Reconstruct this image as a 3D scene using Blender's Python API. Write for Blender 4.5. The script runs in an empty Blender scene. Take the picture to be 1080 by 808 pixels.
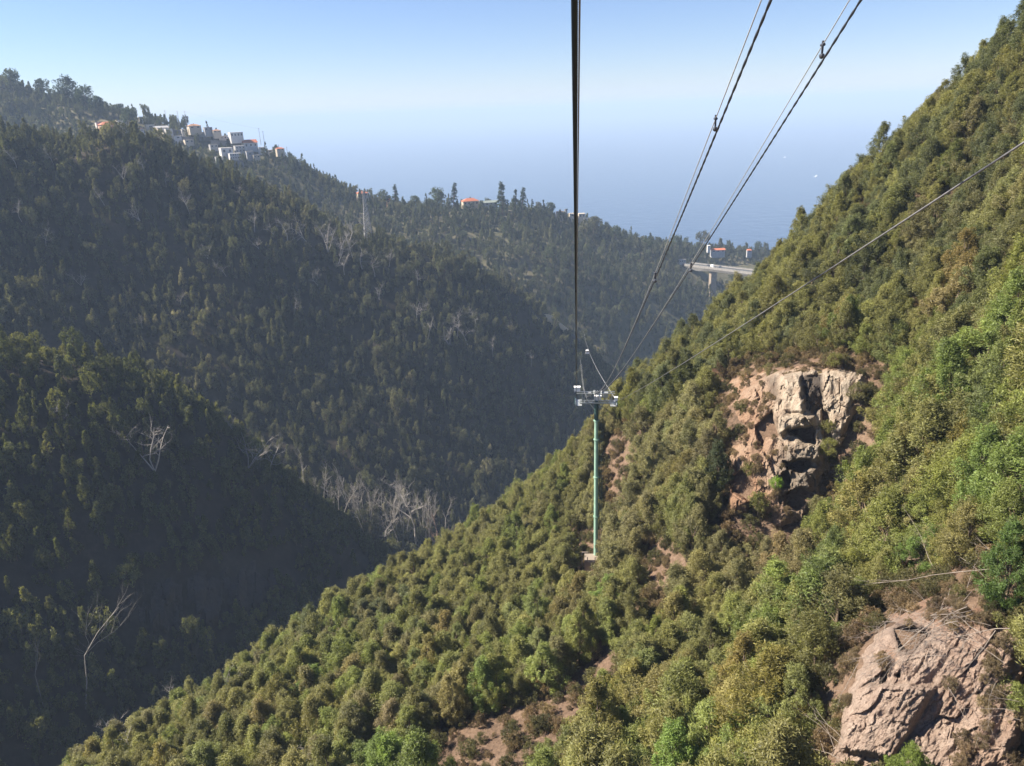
import bpy, math, random
import numpy as np
from mathutils import Vector, Matrix

random.seed(7)
rng = np.random.default_rng(11)
R = math.radians
scene = bpy.context.scene
COL = scene.collection

# ------------------------------------------------------------------ camera, sky, sun, exposure
FOC = 780.0                      # focal length in photo pixels (photo 1080 x 808)
PITCH, ROLL = R(20.2), R(2.2)
cam_data = bpy.data.cameras.new("camera")
cam_data.sensor_width = 36.0
cam_data.lens = 36.0 * FOC / 1080.0
cam_data.clip_start = 0.1
cam_data.clip_end = 200000
cam = bpy.data.objects.new("camera", cam_data)
COL.objects.link(cam)
CAMROT = Matrix.Rotation(R(90) - PITCH, 3, 'X') @ Matrix.Rotation(-ROLL, 3, 'Z')
cam.matrix_world = CAMROT.to_4x4()
scene.camera = cam
CR = np.array(CAMROT)

SUN_AZ, SUN_EL = R(-82), R(42)   # azimuth from +Y towards +X, elevation
SDIR = Vector((math.sin(SUN_AZ) * math.cos(SUN_EL), math.cos(SUN_AZ) * math.cos(SUN_EL), math.sin(SUN_EL)))
world = bpy.data.worlds.new("World")
scene.world = world
world.use_nodes = True
wn = world.node_tree
wn.nodes.clear()
sky = wn.nodes.new('ShaderNodeTexSky')
sky.sky_type = 'NISHITA'
sky.sun_disc = False
sky.sun_elevation = SUN_EL
sky.sun_rotation = SUN_AZ
sky.altitude = 400
sky.air_density = 1.0
sky.dust_density = 0.0
sky.ozone_density = 2.5
bg = wn.nodes.new('ShaderNodeBackground')
bg.inputs['Strength'].default_value = 0.05
wo = wn.nodes.new('ShaderNodeOutputWorld')
tintn = wn.nodes.new('ShaderNodeMix'); tintn.data_type = 'RGBA'; tintn.blend_type = 'MULTIPLY'
tintn.inputs[0].default_value = 1.0
tintn.inputs[7].default_value = (0.80, 0.84, 1.06, 1)
wn.links.new(sky.outputs[0], tintn.inputs[6])
wn.links.new(tintn.outputs[2], bg.inputs[0])
wn.links.new(bg.outputs[0], wo.inputs[0])

sun_data = bpy.data.lights.new("sun", 'SUN')
sun_data.energy = 5.0
sun_data.angle = R(0.5)
sun_data.color = (1.0, 0.90, 0.76)
sun = bpy.data.objects.new("sun", sun_data)
sun.rotation_euler = (-SDIR).to_track_quat('-Z', 'Y').to_euler()
COL.objects.link(sun)

scene.view_settings.view_transform = 'Standard'
scene.view_settings.look = 'None'
scene.view_settings.gamma = 1.0
scene.view_settings.exposure = 1.5
scene.view_settings.use_curve_mapping = False
scene.render.engine = 'CYCLES'
scene.cycles.max_bounces = 6
scene.cycles.diffuse_bounces = 3
scene.cycles.glossy_bounces = 2
scene.cycles.transmission_bounces = 3
scene.cycles.transparent_max_bounces = 4
scene.cycles.volume_bounces = 0
scene.cycles.use_denoising = True
scene.cycles.use_adaptive_sampling = False

SEA_Z = -400.0
HAZE_DENSITY = 0.00016

# ------------------------------------------------------------------ maths helpers
def U(px, py, d):
    """point at photo pixel (px, py), d metres along the optical axis"""
    c = np.stack(np.broadcast_arrays((np.asarray(px, float) - 540) / FOC, (404 - np.asarray(py, float)) / FOC, -1.0), -1)
    return (c @ CR.T) * np.asarray(d, float)[..., None]

def proj(P):
    c = np.asarray(P, float) @ CR
    d = -c[..., 2]
    dd = np.where(d > 0.01, d, 0.01)
    return 540 + FOC * c[..., 0] / dd, 404 - FOC * c[..., 1] / dd, d

def hash2(i, j, s=0):
    n = (i.astype(np.int64) * 374761393 + j.astype(np.int64) * 668265263 + s * 974634777) & 0x7fffffff
    n = ((n ^ (n >> 13)) * 1274126177) & 0x7fffffff
    return ((n ^ (n >> 16)) & 0xffffff) / float(0xffffff)

def vnoise(x, y, s=0):
    i, j = np.floor(x), np.floor(y)
    fx, fy = x - i, y - j
    fx, fy = fx * fx * (3 - 2 * fx), fy * fy * (3 - 2 * fy)
    a, b = hash2(i, j, s), hash2(i + 1, j, s)
    c, d = hash2(i, j + 1, s), hash2(i + 1, j + 1, s)
    return (a * (1 - fx) + b * fx) * (1 - fy) + (c * (1 - fx) + d * fx) * fy - 0.5

def fbm(x, y, oct=4, s=0):
    t, a = 0, 1.0
    for k in range(oct):
        t = t + a * vnoise(x * 2 ** k + 17.3 * k, y * 2 ** k - 9.1 * k, s + k)
        a *= 0.5
    return t

def cells(x, y, s=0):
    """worley: (value of nearest cell, f1, f2)"""
    i0, j0 = np.floor(x), np.floor(y)
    f1 = np.full(x.shape, 9.0); f2 = np.full(x.shape, 9.0); v = np.zeros(x.shape); fac = np.zeros(x.shape)
    for di in (-1, 0, 1):
        for dj in (-1, 0, 1):
            i, j = i0 + di, j0 + dj
            ex = x - i - hash2(i, j, s); ey = y - j - hash2(i, j, s + 5)
            d = np.hypot(ex, ey)
            near = d < f1
            fac = np.where(near, ex * (hash2(i, j, s + 21) - 0.5) * 2 + ey * (hash2(i, j, s + 22) - 0.5) * 2, fac)
            f2 = np.where(near, f1, np.minimum(f2, d))
            v = np.where(near, hash2(i, j, s + 9), v)
            f1 = np.where(near, d, f1)
    cells.facet = fac
    return v, f1, f2

class Surface:
    """smooth height field through scattered canopy points"""
    def __init__(self, pts, drop, lam=0.02, noise=0.0, nscale=30.0, seed=0):
        P = np.asarray(pts, float)
        self.c = P[:, :2].mean(0); self.s = P[:, :2].std()
        self.X = (P[:, :2] - self.c) / self.s
        n = len(P)
        K = self.kern(self.X, self.X) + lam * np.eye(n)
        Q = np.hstack([np.ones((n, 1)), self.X])
        A = np.block([[K, Q], [Q.T, np.zeros((3, 3))]])
        self.w = np.linalg.solve(A, np.concatenate([P[:, 2], np.zeros(3)]))
        self.drop, self.noise, self.nscale, self.seed = drop, noise, nscale, seed
    @staticmethod
    def kern(a, b):
        return -np.sqrt(((a[:, None] - b[None]) ** 2).sum(-1) + 1e-3)
    def canopy_exact(self, x, y):
        x, y = np.broadcast_arrays(np.asarray(x, float), np.asarray(y, float))
        q = (np.stack([x.ravel(), y.ravel()], -1) - self.c) / self.s
        out = np.empty(len(q))
        for k in range(0, len(q), 20000):
            c = q[k:k + 20000]
            out[k:k + 20000] = self.kern(c, self.X) @ self.w[:-3] + self.w[-3] + c @ self.w[-2:]
        z = out.reshape(x.shape)
        if self.noise:
            z = z + self.noise * fbm(x / self.nscale, y / self.nscale, 3, self.seed)
        return z
    def bake(self, x0, x1, y0, y1, step):
        xs = np.arange(x0, x1 + step, step); ys = np.arange(y0, y1 + step, step)
        X, Y = np.meshgrid(xs, ys)
        self.g = self.canopy_exact(X, Y); self.gx, self.gy, self.gs = x0, y0, step
        return self
    def canopy(self, x, y):
        """bilinear look-up in the baked grid"""
        x, y = np.broadcast_arrays(np.asarray(x, float), np.asarray(y, float))
        u = np.clip((x - self.gx) / self.gs, 0, self.g.shape[1] - 1.001); v = np.clip((y - self.gy) / self.gs, 0, self.g.shape[0] - 1.001)
        i = u.astype(int); j = v.astype(int); fu = u - i; fv = v - j
        g = self.g
        return (g[j, i] * (1 - fu) + g[j, i + 1] * fu) * (1 - fv) + (g[j + 1, i] * (1 - fu) + g[j + 1, i + 1] * fu) * fv
    def ground(self, x, y):
        z = self.canopy(x, y) - self.drop
        return z
    def hit(self, px, py, d0, d1, n=400, canopy=False):
        """first crossing of the ray through a pixel with the ground"""
        px, py = np.broadcast_arrays(np.atleast_1d(np.asarray(px, float)), np.atleast_1d(np.asarray(py, float)))
        ds = np.linspace(d0, d1, n)
        best = np.full(px.shape, d1)
        done = np.zeros(px.shape, bool)
        f = self.canopy if canopy else self.ground
        prev = None
        for k, d in enumerate(ds):
            P = U(px, py, np.full(px.shape, d))
            g = P[..., 2] - f(P[..., 0], P[..., 1])
            new = (g <= 0) & ~done
            if prev is not None:
                t = prev / np.maximum(prev - g, 1e-6)
                best = np.where(new, ds[k - 1] + t * (d - ds[k - 1]), best)
            else:
                best = np.where(new, d, best)
            done |= new
            prev = g
            if done.all(): break
        return best, done

def out_from(p, dist, dz):
    r = np.array([p[0], p[1]]); r = r / np.hypot(*r)
    return [p[0] + r[0] * dist, p[1] + r[1] * dist, p[2] + dz]

# ------------------------------------------------------------------ materials
def mat(name):
    m = bpy.data.materials.new(name)
    m.use_nodes = True
    nt = m.node_tree
    nt.nodes.clear()
    o = nt.nodes.new('ShaderNodeOutputMaterial')
    return m, nt, o

def N(nt, t, **kw):
    n = nt.nodes.new(t)
    for k, v in kw.items():
        if k in n.inputs: n.inputs[k].default_value = v
        else: setattr(n, k, v)
    return n

def ramp(nt, fac, stops):
    r = nt.nodes.new('ShaderNodeValToRGB')
    e = r.color_ramp.elements
    while len(e) < len(stops): e.new(0.5)
    for k, (p, c) in enumerate(stops):
        e[k].position = p; e[k].color = (*c, 1)
    nt.links.new(fac, r.inputs[0])
    return r.outputs[0]

def simple(name, col, rough=0.6, metal=0.0, var=0.15, scale=3.0, spec=0.3):
    m, nt, o = mat(name)
    b = N(nt, 'ShaderNodeBsdfPrincipled', Roughness=rough, Metallic=metal)
    b.inputs['Specular IOR Level'].default_value = spec
    tc = N(nt, 'ShaderNodeTexCoord')
    n = N(nt, 'ShaderNodeTexNoise', Scale=scale, Detail=5.0)
    nt.links.new(tc.outputs['Object'], n.inputs['Vector'])
    lo = tuple(c * (1 - var) for c in col); hi = tuple(min(1, c * (1 + var)) for c in col)
    nt.links.new(ramp(nt, n.outputs[0], [(0.3, lo), (0.7, hi)]), b.inputs['Base Color'])
    nt.links.new(b.outputs[0], o.inputs[0])
    return m

def leaf_material(name, trans=0.38):
    m, nt, o = mat(name)
    L = nt.links
    at = N(nt, 'ShaderNodeAttribute', attribute_type='INSTANCER', attribute_name='tint')
    geo = N(nt, 'ShaderNodeNewGeometry')
    oi = N(nt, 'ShaderNodeObjectInfo')
    hs = N(nt, 'ShaderNodeHueSaturation')
    mr = N(nt, 'ShaderNodeMapRange'); mr.inputs[3].default_value = 0.62; mr.inputs[4].default_value = 1.45
    L.new(geo.outputs['Random Per Island'], mr.inputs[0])
    mr2 = N(nt, 'ShaderNodeMapRange'); mr2.inputs[3].default_value = 0.8; mr2.inputs[4].default_value = 1.2
    L.new(oi.outputs['Random'], mr2.inputs[0])
    mu = N(nt, 'ShaderNodeMath', operation='MULTIPLY')
    L.new(mr.outputs[0], mu.inputs[0]); L.new(mr2.outputs[0], mu.inputs[1])
    tn = N(nt, 'ShaderNodeAttribute', attribute_name='tone')
    mt_ = N(nt, 'ShaderNodeMapRange'); mt_.inputs[3].default_value = 0.78; mt_.inputs[4].default_value = 1.3
    L.new(tn.outputs['Fac'], mt_.inputs[0])
    mu2 = N(nt, 'ShaderNodeMath', operation='MULTIPLY')
    L.new(mu.outputs[0], mu2.inputs[0]); L.new(mt_.outputs[0], mu2.inputs[1])
    L.new(mu2.outputs[0], hs.inputs['Value'])
    mr3 = N(nt, 'ShaderNodeMapRange'); mr3.inputs[3].default_value = 0.490; mr3.inputs[4].default_value = 0.506
    wn_ = N(nt, 'ShaderNodeTexWhiteNoise', noise_dimensions='1D')
    L.new(oi.outputs['Random'], wn_.inputs['W']); L.new(wn_.outputs['Value'], mr3.inputs[0])
    L.new(mr3.outputs[0], hs.inputs['Hue'])
    L.new(at.outputs['Color'], hs.inputs['Color'])
    df = N(nt, 'ShaderNodeBsdfDiffuse')
    tr = N(nt, 'ShaderNodeBsdfTranslucent')
    L.new(hs.outputs[0], df.inputs[0])
    g = N(nt, 'ShaderNodeMix', data_type='RGBA', blend_type='MULTIPLY')
    g.inputs[0].default_value = 1.0
    g.inputs[7].default_value = (1.25, 1.28, 0.55, 1)
    L.new(hs.outputs[0], g.inputs[6]); L.new(g.outputs[2], tr.inputs[0])
    mx = N(nt, 'ShaderNodeMixShader'); mx.inputs[0].default_value = trans
    L.new(df.outputs[0], mx.inputs[1]); L.new(tr.outputs[0], mx.inputs[2])
    gl = N(nt, 'ShaderNodeBsdfGlossy', Roughness=0.55)
    gl.inputs[0].default_value = (0.8, 0.85, 0.9, 1)
    m2 = N(nt, 'ShaderNodeMixShader'); m2.inputs[0].default_value = 0.025
    L.new(mx.outputs[0], m2.inputs[1]); L.new(gl.outputs[0], m2.inputs[2])
    L.new(m2.outputs[0], o.inputs[0])
    return m

def soil_material(name, stops, scale=0.12, bump=0.5, detail_scale=1.4):
    m, nt, o = mat(name)
    L = nt.links
    tc = N(nt, 'ShaderNodeTexCoord')
    n1 = N(nt, 'ShaderNodeTexNoise', Scale=scale, Detail=8.0, Roughness=0.65)
    n2 = N(nt, 'ShaderNodeTexNoise', Scale=detail_scale, Detail=6.0, Roughness=0.7)
    L.new(tc.outputs['Object'], n1.inputs['Vector']); L.new(tc.outputs['Object'], n2.inputs['Vector'])
    ad = N(nt, 'ShaderNodeMath', operation='MULTIPLY_ADD')
    ad.inputs[1].default_value = 0.55
    sc = N(nt, 'ShaderNodeMath', operation='MULTIPLY'); sc.inputs[1].default_value = 0.5
    L.new(n1.outputs[0], sc.inputs[0])
    L.new(n2.outputs[0], ad.inputs[0]); L.new(sc.outputs[0], ad.inputs[2])
    b = N(nt, 'ShaderNodeBsdfPrincipled', Roughness=0.95)
    b.inputs['Specular IOR Level'].default_value = 0.1
    L.new(ramp(nt, ad.outputs[0], stops), b.inputs['Base Color'])
    bp = N(nt, 'ShaderNodeBump', Strength=bump, Distance=0.4)
    L.new(n2.outputs[0], bp.inputs['Height']); L.new(bp.outputs[0], b.inputs['Normal'])
    L.new(b.outputs[0], o.inputs[0])
    return m

def rock_material(name, pale, mid, warm, dark, streak=1.0):
    m, nt, o = mat(name)
    L = nt.links
    tc = N(nt, 'ShaderNodeTexCoord')
    mp = N(nt, 'ShaderNodeMapping'); mp.inputs['Scale'].default_value = (1.0, 1.0, 0.22)
    L.new(tc.outputs['Object'], mp.inputs['Vector'])
    n1 = N(nt, 'ShaderNodeTexNoise', Scale=0.9 * streak, Detail=9.0, Roughness=0.68)
    L.new(mp.outputs[0], n1.inputs['Vector'])
    n2 = N(nt, 'ShaderNodeTexNoise', Scale=0.16 * streak ** 2.2, Detail=7.0, Roughness=0.65)
    L.new(tc.outputs['Object'], n2.inputs['Vector'])
    n3 = N(nt, 'ShaderNodeTexNoise', Scale=5.0, Detail=8.0, Roughness=0.75)
    L.new(tc.outputs['Object'], n3.inputs['Vector'])
    c1 = ramp(nt, n1.outputs[0], [(0.22, dark), (0.38, mid), (0.58, pale), (0.8, pale)])
    at = N(nt, 'ShaderNodeAttribute', attribute_name='soil')
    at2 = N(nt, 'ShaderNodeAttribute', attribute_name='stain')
    wf = N(nt, 'ShaderNodeMath', operation='MULTIPLY_ADD'); wf.inputs[1].default_value = 1.6; wf.inputs[2].default_value = -0.75
    L.new(n2.outputs[0], wf.inputs[0])
    ws = N(nt, 'ShaderNodeMath', operation='ADD', use_clamp=True)
    L.new(wf.outputs[0], ws.inputs[0]); L.new(at.outputs['Fac'], ws.inputs[1])
    mx = N(nt, 'ShaderNodeMix', data_type='RGBA')
    L.new(ws.outputs[0], mx.inputs[0]); L.new(c1, mx.inputs[6]); mx.inputs[7].default_value = (*warm, 1)
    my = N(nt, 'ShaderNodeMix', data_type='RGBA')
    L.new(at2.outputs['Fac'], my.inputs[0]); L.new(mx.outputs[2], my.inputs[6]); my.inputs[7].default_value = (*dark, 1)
    sp = N(nt, 'ShaderNodeMix', data_type='RGBA', blend_type='MULTIPLY'); sp.inputs[0].default_value = 0.8
    L.new(my.outputs[2], sp.inputs[6])
    L.new(ramp(nt, n3.outputs[0], [(0.3, (0.45, 0.43, 0.42)), (0.55, (1, 1, 1)), (1.0, (1.15, 1.12, 1.1))]), sp.inputs[7])
    b = N(nt, 'ShaderNodeBsdfPrincipled', Roughness=0.92)
    b.inputs['Specular IOR Level'].default_value = 0.15
    L.new(sp.outputs[2], b.inputs['Base Color'])
    bp = N(nt, 'ShaderNodeBump', Strength=0.9, Distance=0.25)
    L.new(n3.outputs[0], bp.inputs['Height'])
    bp2 = N(nt, 'ShaderNodeBump', Strength=0.8, Distance=0.6)
    L.new(n1.outputs[0], bp2.inputs['Height']); L.new(bp.outputs[0], bp2.inputs['Normal'])
    L.new(bp2.outputs[0], b.inputs['Normal'])
    L.new(b.outputs[0], o.inputs[0])
    return m

M_LEAF = leaf_material("leaf", 0.38)
M_BARK = simple("bark", (0.16, 0.12, 0.085), 0.9, var=0.35, scale=6)
M_STICK = simple("weathered_sticks", (0.23, 0.195, 0.165), 0.85, var=0.35, scale=3)
M_DEAD = simple("dead_wood", (0.35, 0.32, 0.285), 0.85, var=0.25, scale=4)
M_DEADB = simple("dead_brown_wood", (0.26, 0.18, 0.13), 0.85, var=0.3, scale=4)
M_SOIL_A = soil_material("near_slope_soil", [(0.25, (0.04, 0.03, 0.022)), (0.42, (0.10, 0.07, 0.05)), (0.55, (0.17, 0.115, 0.08)), (0.70, (0.24, 0.175, 0.125))], 0.12, 1.0, 2.2)
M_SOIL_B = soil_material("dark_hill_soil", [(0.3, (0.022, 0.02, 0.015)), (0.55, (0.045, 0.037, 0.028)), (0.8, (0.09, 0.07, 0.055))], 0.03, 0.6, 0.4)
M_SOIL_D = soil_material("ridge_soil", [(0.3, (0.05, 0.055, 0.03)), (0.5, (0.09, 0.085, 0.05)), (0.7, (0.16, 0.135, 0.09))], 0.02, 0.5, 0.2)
M_ROCK1 = rock_material("pale_cliff_rock", (0.42, 0.355, 0.275), (0.30, 0.23, 0.17), (0.27, 0.165, 0.105), (0.06, 0.05, 0.043))
M_ROCK2 = rock_material("pink_cliff_rock", (0.43, 0.335, 0.27), (0.32, 0.235, 0.185), (0.30, 0.185, 0.125), (0.12, 0.09, 0.072), 1.6)
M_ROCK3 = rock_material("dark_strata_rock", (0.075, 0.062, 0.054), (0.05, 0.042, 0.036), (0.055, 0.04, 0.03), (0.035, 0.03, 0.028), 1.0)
M_GREEN = simple("green_paint", (0.26, 0.41, 0.31), 0.55, 0.0, 0.15, 1.5, 0.4)
M_DGREEN = simple("dark_green_paint", (0.035, 0.075, 0.065), 0.55, 0.0, 0.2, 1.5, 0.4)
M_STEEL = simple("galvanised_steel", (0.42, 0.44, 0.43), 0.45, 0.5, 0.15, 3)
M_WHITE = simple("white_paint", (0.78, 0.78, 0.76), 0.5, 0.0, 0.06, 1)
M_ROPE = simple("rope_steel", (0.018, 0.028, 0.036), 0.6, 0.0, 0.25, 30)
M_WIRE = simple("wire_steel", (0.14, 0.14, 0.145), 0.55, 0.0, 0.2, 10)
M_PALEWIRE = simple("pale_wire", (0.36, 0.36, 0.35), 0.5, 0.0, 0.15, 10)
M_BLACKCABLE = simple("black_cable", (0.05, 0.055, 0.065), 0.5, 0.0, 0.2, 10)
M_CONC = simple("concrete", (0.20, 0.19, 0.178), 0.85, 0.0, 0.2, 0.5)
M_CONCW = simple("warm_concrete", (0.26, 0.215, 0.17), 0.85, 0.0, 0.15, 0.4)
M_TILE = simple("red_tile", (0.42, 0.14, 0.07), 0.75, 0.0, 0.2, 0.8)
M_TILEB = simple("brown_tile", (0.34, 0.19, 0.11), 0.75, 0.0, 0.2, 0.8)
M_TILEG = simple("grey_green_roof", (0.22, 0.25, 0.22), 0.75, 0.0, 0.2, 0.8)
M_WALL = simple("white_render", (0.56, 0.54, 0.51), 0.8, 0.0, 0.08, 0.5)
M_CREAM = simple("cream_render", (0.50, 0.43, 0.33), 0.8, 0.0, 0.08, 0.5)
M_SALMON = simple("salmon_render", (0.58, 0.36, 0.26), 0.8, 0.0, 0.08, 0.5)
M_GREYWALL = simple("grey_render", (0.33, 0.33, 0.33), 0.85, 0.0, 0.15, 0.5)
M_GLASS = simple("window_glass", (0.05, 0.055, 0.065), 0.15, 0.0, 0.1, 1, 0.5)
M_ASPH = simple("asphalt", (0.055, 0.055, 0.056), 0.9, 0.0, 0.15, 0.5)
M_CARPAINT = simple("dark_car_paint", (0.06, 0.065, 0.08), 0.3, 0.0, 0.05, 1, 0.5)

# ------------------------------------------------------------------ object helpers
def tag(o, label=None, cat=None, group=None, kind=None):
    if label: o["label"] = label
    if cat: o["category"] = cat
    if cat and not kind: kind = "thing"
    if group: o["group"] = group
    if kind: o["kind"] = kind
    return o

def empty(name, loc, rz=0.0):
    o = bpy.data.objects.new(name, None)
    o.empty_display_size = 0.2
    o.location = loc; o.rotation_euler = (0, 0, rz)
    COL.objects.link(o)
    return o

def mesh_np(name, V, F, mats, smooth=False, mi=None):
    """V (n,3), F list of faces or (m,k) array"""
    me = bpy.data.meshes.new(name)
    V = np.asarray(V, np.float32)
    if isinstance(F, np.ndarray):
        m, k = F.shape
        me.vertices.add(len(V)); me.vertices.foreach_set('co', V.ravel())
        me.loops.add(m * k); me.loops.foreach_set('vertex_index', F.astype(np.int32).ravel())
        me.polygons.add(m)
        me.polygons.foreach_set('loop_start', np.arange(0, m * k, k, dtype=np.int32))
        me.update(calc_edges=True)
    else:
        me.from_pydata([tuple(v) for v in V], [], F)
        me.update()
    for mm in (mats if isinstance(mats, (list, tuple)) else [mats]): me.materials.append(mm)
    if mi is not None: me.polygons.foreach_set('material_index', np.asarray(mi, np.int32))
    me.polygons.foreach_set('use_smooth', np.full(len(me.polygons), smooth))
    return me

def obj(name, me, parent=None, loc=None):
    o = bpy.data.objects.new(name, me)
    COL.objects.link(o)
    if parent is not None: o.parent = parent
    if loc is not None: o.location = loc
    return o

class MB:
    """collects boxes, bars and tubes into one mesh"""
    def __init__(s): s.v = []; s.f = []
    def add(s, V, F):
        n = len(s.v); s.v += [tuple(v) for v in V]; s.f += [tuple(i + n for i in f) for f in F]; return s
    def box(s, c, size, M=None, taper=1.0):
        x, y, z = (k / 2 for k in size)
        V = [(-x, -y, -z), (x, -y, -z), (x, y, -z), (-x, y, -z), (-x * taper, -y * taper, z), (x * taper, -y * taper, z), (x * taper, y * taper, z), (-x * taper, y * taper, z)]
        if M is not None: V = [tuple(M @ Vector(v)) for v in V]
        V = [(v[0] + c[0], v[1] + c[1], v[2] + c[2]) for v in V]
        return s.add(V, [(3, 2, 1, 0), (4, 5, 6, 7), (0, 1, 5, 4), (1, 2, 6, 5), (2, 3, 7, 6), (3, 0, 4, 7)])
    def bar(s, a, b, w, h=None):
        a, b = Vector(a), Vector(b)
        d = b - a
        q = d.to_track_quat('Z', 'Y').to_matrix()
        return s.box((a + b) / 2, (w, h or w, d.length), q)
    def tube(s, pts, rad, n=6, cap=True):
        pts = [Vector(p) for p in pts]
        if not isinstance(rad, (list, tuple)): rad = [rad] * len(pts)
        V = []; F = []
        ref = None
        for k, p in enumerate(pts):
            t = (pts[min(k + 1, len(pts) - 1)] - pts[max(k - 1, 0)]).normalized()
            if ref is None: ref = t.orthogonal().normalized()
            ref = (ref - t * ref.dot(t)).normalized()
            b = t.cross(ref)
            for j in range(n):
                a = 2 * math.pi * j / n
                V.append(p + (ref * math.cos(a) + b * math.sin(a)) * rad[k])
        for k in range(len(pts) - 1):
            for j in range(n):
                F.append((k * n + j, k * n + (j + 1) % n, (k + 1) * n + (j + 1) % n, (k + 1) * n + j))
        if cap:
            F.append(tuple(range(n - 1, -1, -1))); F.append(tuple((len(pts) - 1) * n + j for j in range(n)))
        return s.add(V, F)
    def mesh(s, name, m, smooth=False): return mesh_np(name, s.v, s.f, m, smooth)
    def build(s, name, m, parent=None, smooth=False, loc=None): return obj(name, s.mesh(name, m, smooth), parent, loc)

# ------------------------------------------------------------------ terrain: control points are (photo x, photo y, metres)
def pts_from(rows, f=lambda x: 1.0): return [list(U(a, b, np.float64(c * f(a)))) for a, b, c in rows]
fB = lambda x: 0.86 + 0.20 * x / 440
fC = lambda x: 0.80 + 0.34 * x / 620

nA = np.array([0.817, -0.577])
edge = pts_from([(20, 884, 88), (75, 838, 95), (160, 785, 105), (250, 728, 116), (340, 668, 132), (430, 606, 150), (540, 535, 172), (622, 487, 190)])
inner = pts_from([(480, 790, 76), (300, 790, 88), (400, 690, 108), (500, 660, 110), (530, 590, 138), (628, 588, 117), (580, 640, 110), (620, 700, 82), (700, 600, 92), (700, 490, 116), (650, 520, 132),
                  (800, 566, 91), (850, 560, 92), (850, 375, 97), (920, 380, 96), (780, 390, 104), (760, 460, 103), (760, 530, 95), (930, 480, 84), (980, 470, 74), (1000, 560, 60),
                  (960, 640, 50), (880, 660, 54), (960, 810, 46), (890, 808, 47), (840, 700, 61), (700, 720, 74), (650, 808, 66), (800, 808, 55), (560, 750, 78),
                  (640, 480, 142), (645, 440, 150), (700, 410, 135), (760, 350, 138), (900, 330, 112), (1000, 250, 106), (1080, 330, 72), (1080, 200, 92),
                  (1080, 500, 55), (1080, 640, 46), (1080, 808, 43), (900, 600, 72)])
sky_a = pts_from([(1130, -12, 116), (1080, 25, 122), (1000, 92, 136), (968, 136, 144), (914, 206, 158), (868, 246, 172), (822, 284, 186), (748, 350, 182), (668, 410, 165)])
P_A = edge + inner + sky_a
for p in edge:
    for ds, dz in ((22, -17), (60, -70), (120, -140)):
        P_A.append([p[0] - nA[0] * ds, p[1] - nA[1] * ds, p[2] + dz])
for p in sky_a:
    P_A.append(out_from(p, 30, -16)); P_A.append(out_from(p, 90, -75))
P_A += [[0, 8, -52], [25, 5, -36], [60, 10, -8], [90, 70, 12], [-40, 30, -84], [-45, 0, -84], [110, 110, 30]]
A = Surface(P_A, 4.2, 0.01, 1.6, 14, 3).bake(-140, 200, -70, 340, 1.5)

sil_b = pts_from([(-120, 335, 320), (0, 362, 310), (100, 375, 305), (200, 427, 305), (300, 512, 310), (380, 570, 318), (440, 612, 326)], fB)
P_B = sil_b + pts_from([(0, 500, 272), (0, 650, 245), (0, 808, 224), (-120, 650, 240), (-120, 480, 275), (-120, 850, 210), (150, 500, 278), (150, 640, 252), (150, 790, 228), (300, 600, 290), (300, 690, 258),
                        (230, 620, 262), (380, 640, 298), (430, 650, 305), (80, 860, 215)], fB)
for p in sil_b: P_B += [out_from(p, 45, -18), out_from(p, 90, -48), out_from(p, 200, -130)]
B = Surface(P_B, 5.0, 0.01, 8.0, 38, 21).bake(-360, 160, 90, 490, 4)

sil_c = pts_from([(-150, 95, 570), (0, 124, 560), (130, 139, 545), (250, 184, 530), (330, 218, 520), (400, 249, 510), (500, 289, 500), (560, 322, 495), (620, 364, 490), (660, 420, 482)], fC)
P_C = sil_c + pts_from([(-150, 260, 480), (-150, 400, 430), (0, 250, 482), (0, 380, 436), (150, 300, 472), (150, 430, 425), (300, 350, 452), (310, 505, 392), (450, 400, 446), (450, 530, 388), (560, 420, 450), (560, 530, 408),
                        (640, 480, 440), (700, 560, 430), (350, 560, 360), (430, 590, 352), (480, 590, 362), (250, 520, 385), (100, 440, 410)], fC)
for p in sil_c: P_C += [out_from(p, 60, -20), out_from(p, 150, -85)]
C = Surface(P_C, 5.0, 0.01, 14.0, 55, 41).bake(-770, 340, 200, 910, 5)

sil_d = pts_from([(-200, 30, 880), (-90, 50, 865), (0, 80, 850), (80, 101, 830), (150, 122, 812), (220, 138, 800), (290, 160, 790), (340, 188, 795), (385, 207, 800), (480, 217, 810), (560, 221, 820), (640, 242, 850), (720, 262, 900), (800, 268, 930), (920, 282, 960), (1060, 290, 990)])
P_D = sil_d + pts_from([(0, 150, 790), (110, 150, 778), (200, 165, 768), (300, 230, 715), (400, 260, 700), (470, 290, 690), (560, 310, 690), (640, 340, 690), (700, 330, 740), (760, 305, 815), (780, 360, 740), (640, 430, 620), (560, 400, 640),
                        (700, 420, 680), (870, 350, 790), (1000, 400, 760), (640, 520, 600), (800, 480, 660)])
for p in sil_d: P_D += [out_from(p, 120, -30), out_from(p, 420, -190), out_from(p, 900, -440)]
D = Surface(P_D, 5.0, 0.01, 10.0, 80, 61).bake(-1510, 1310, 470, 2110, 8)

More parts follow.
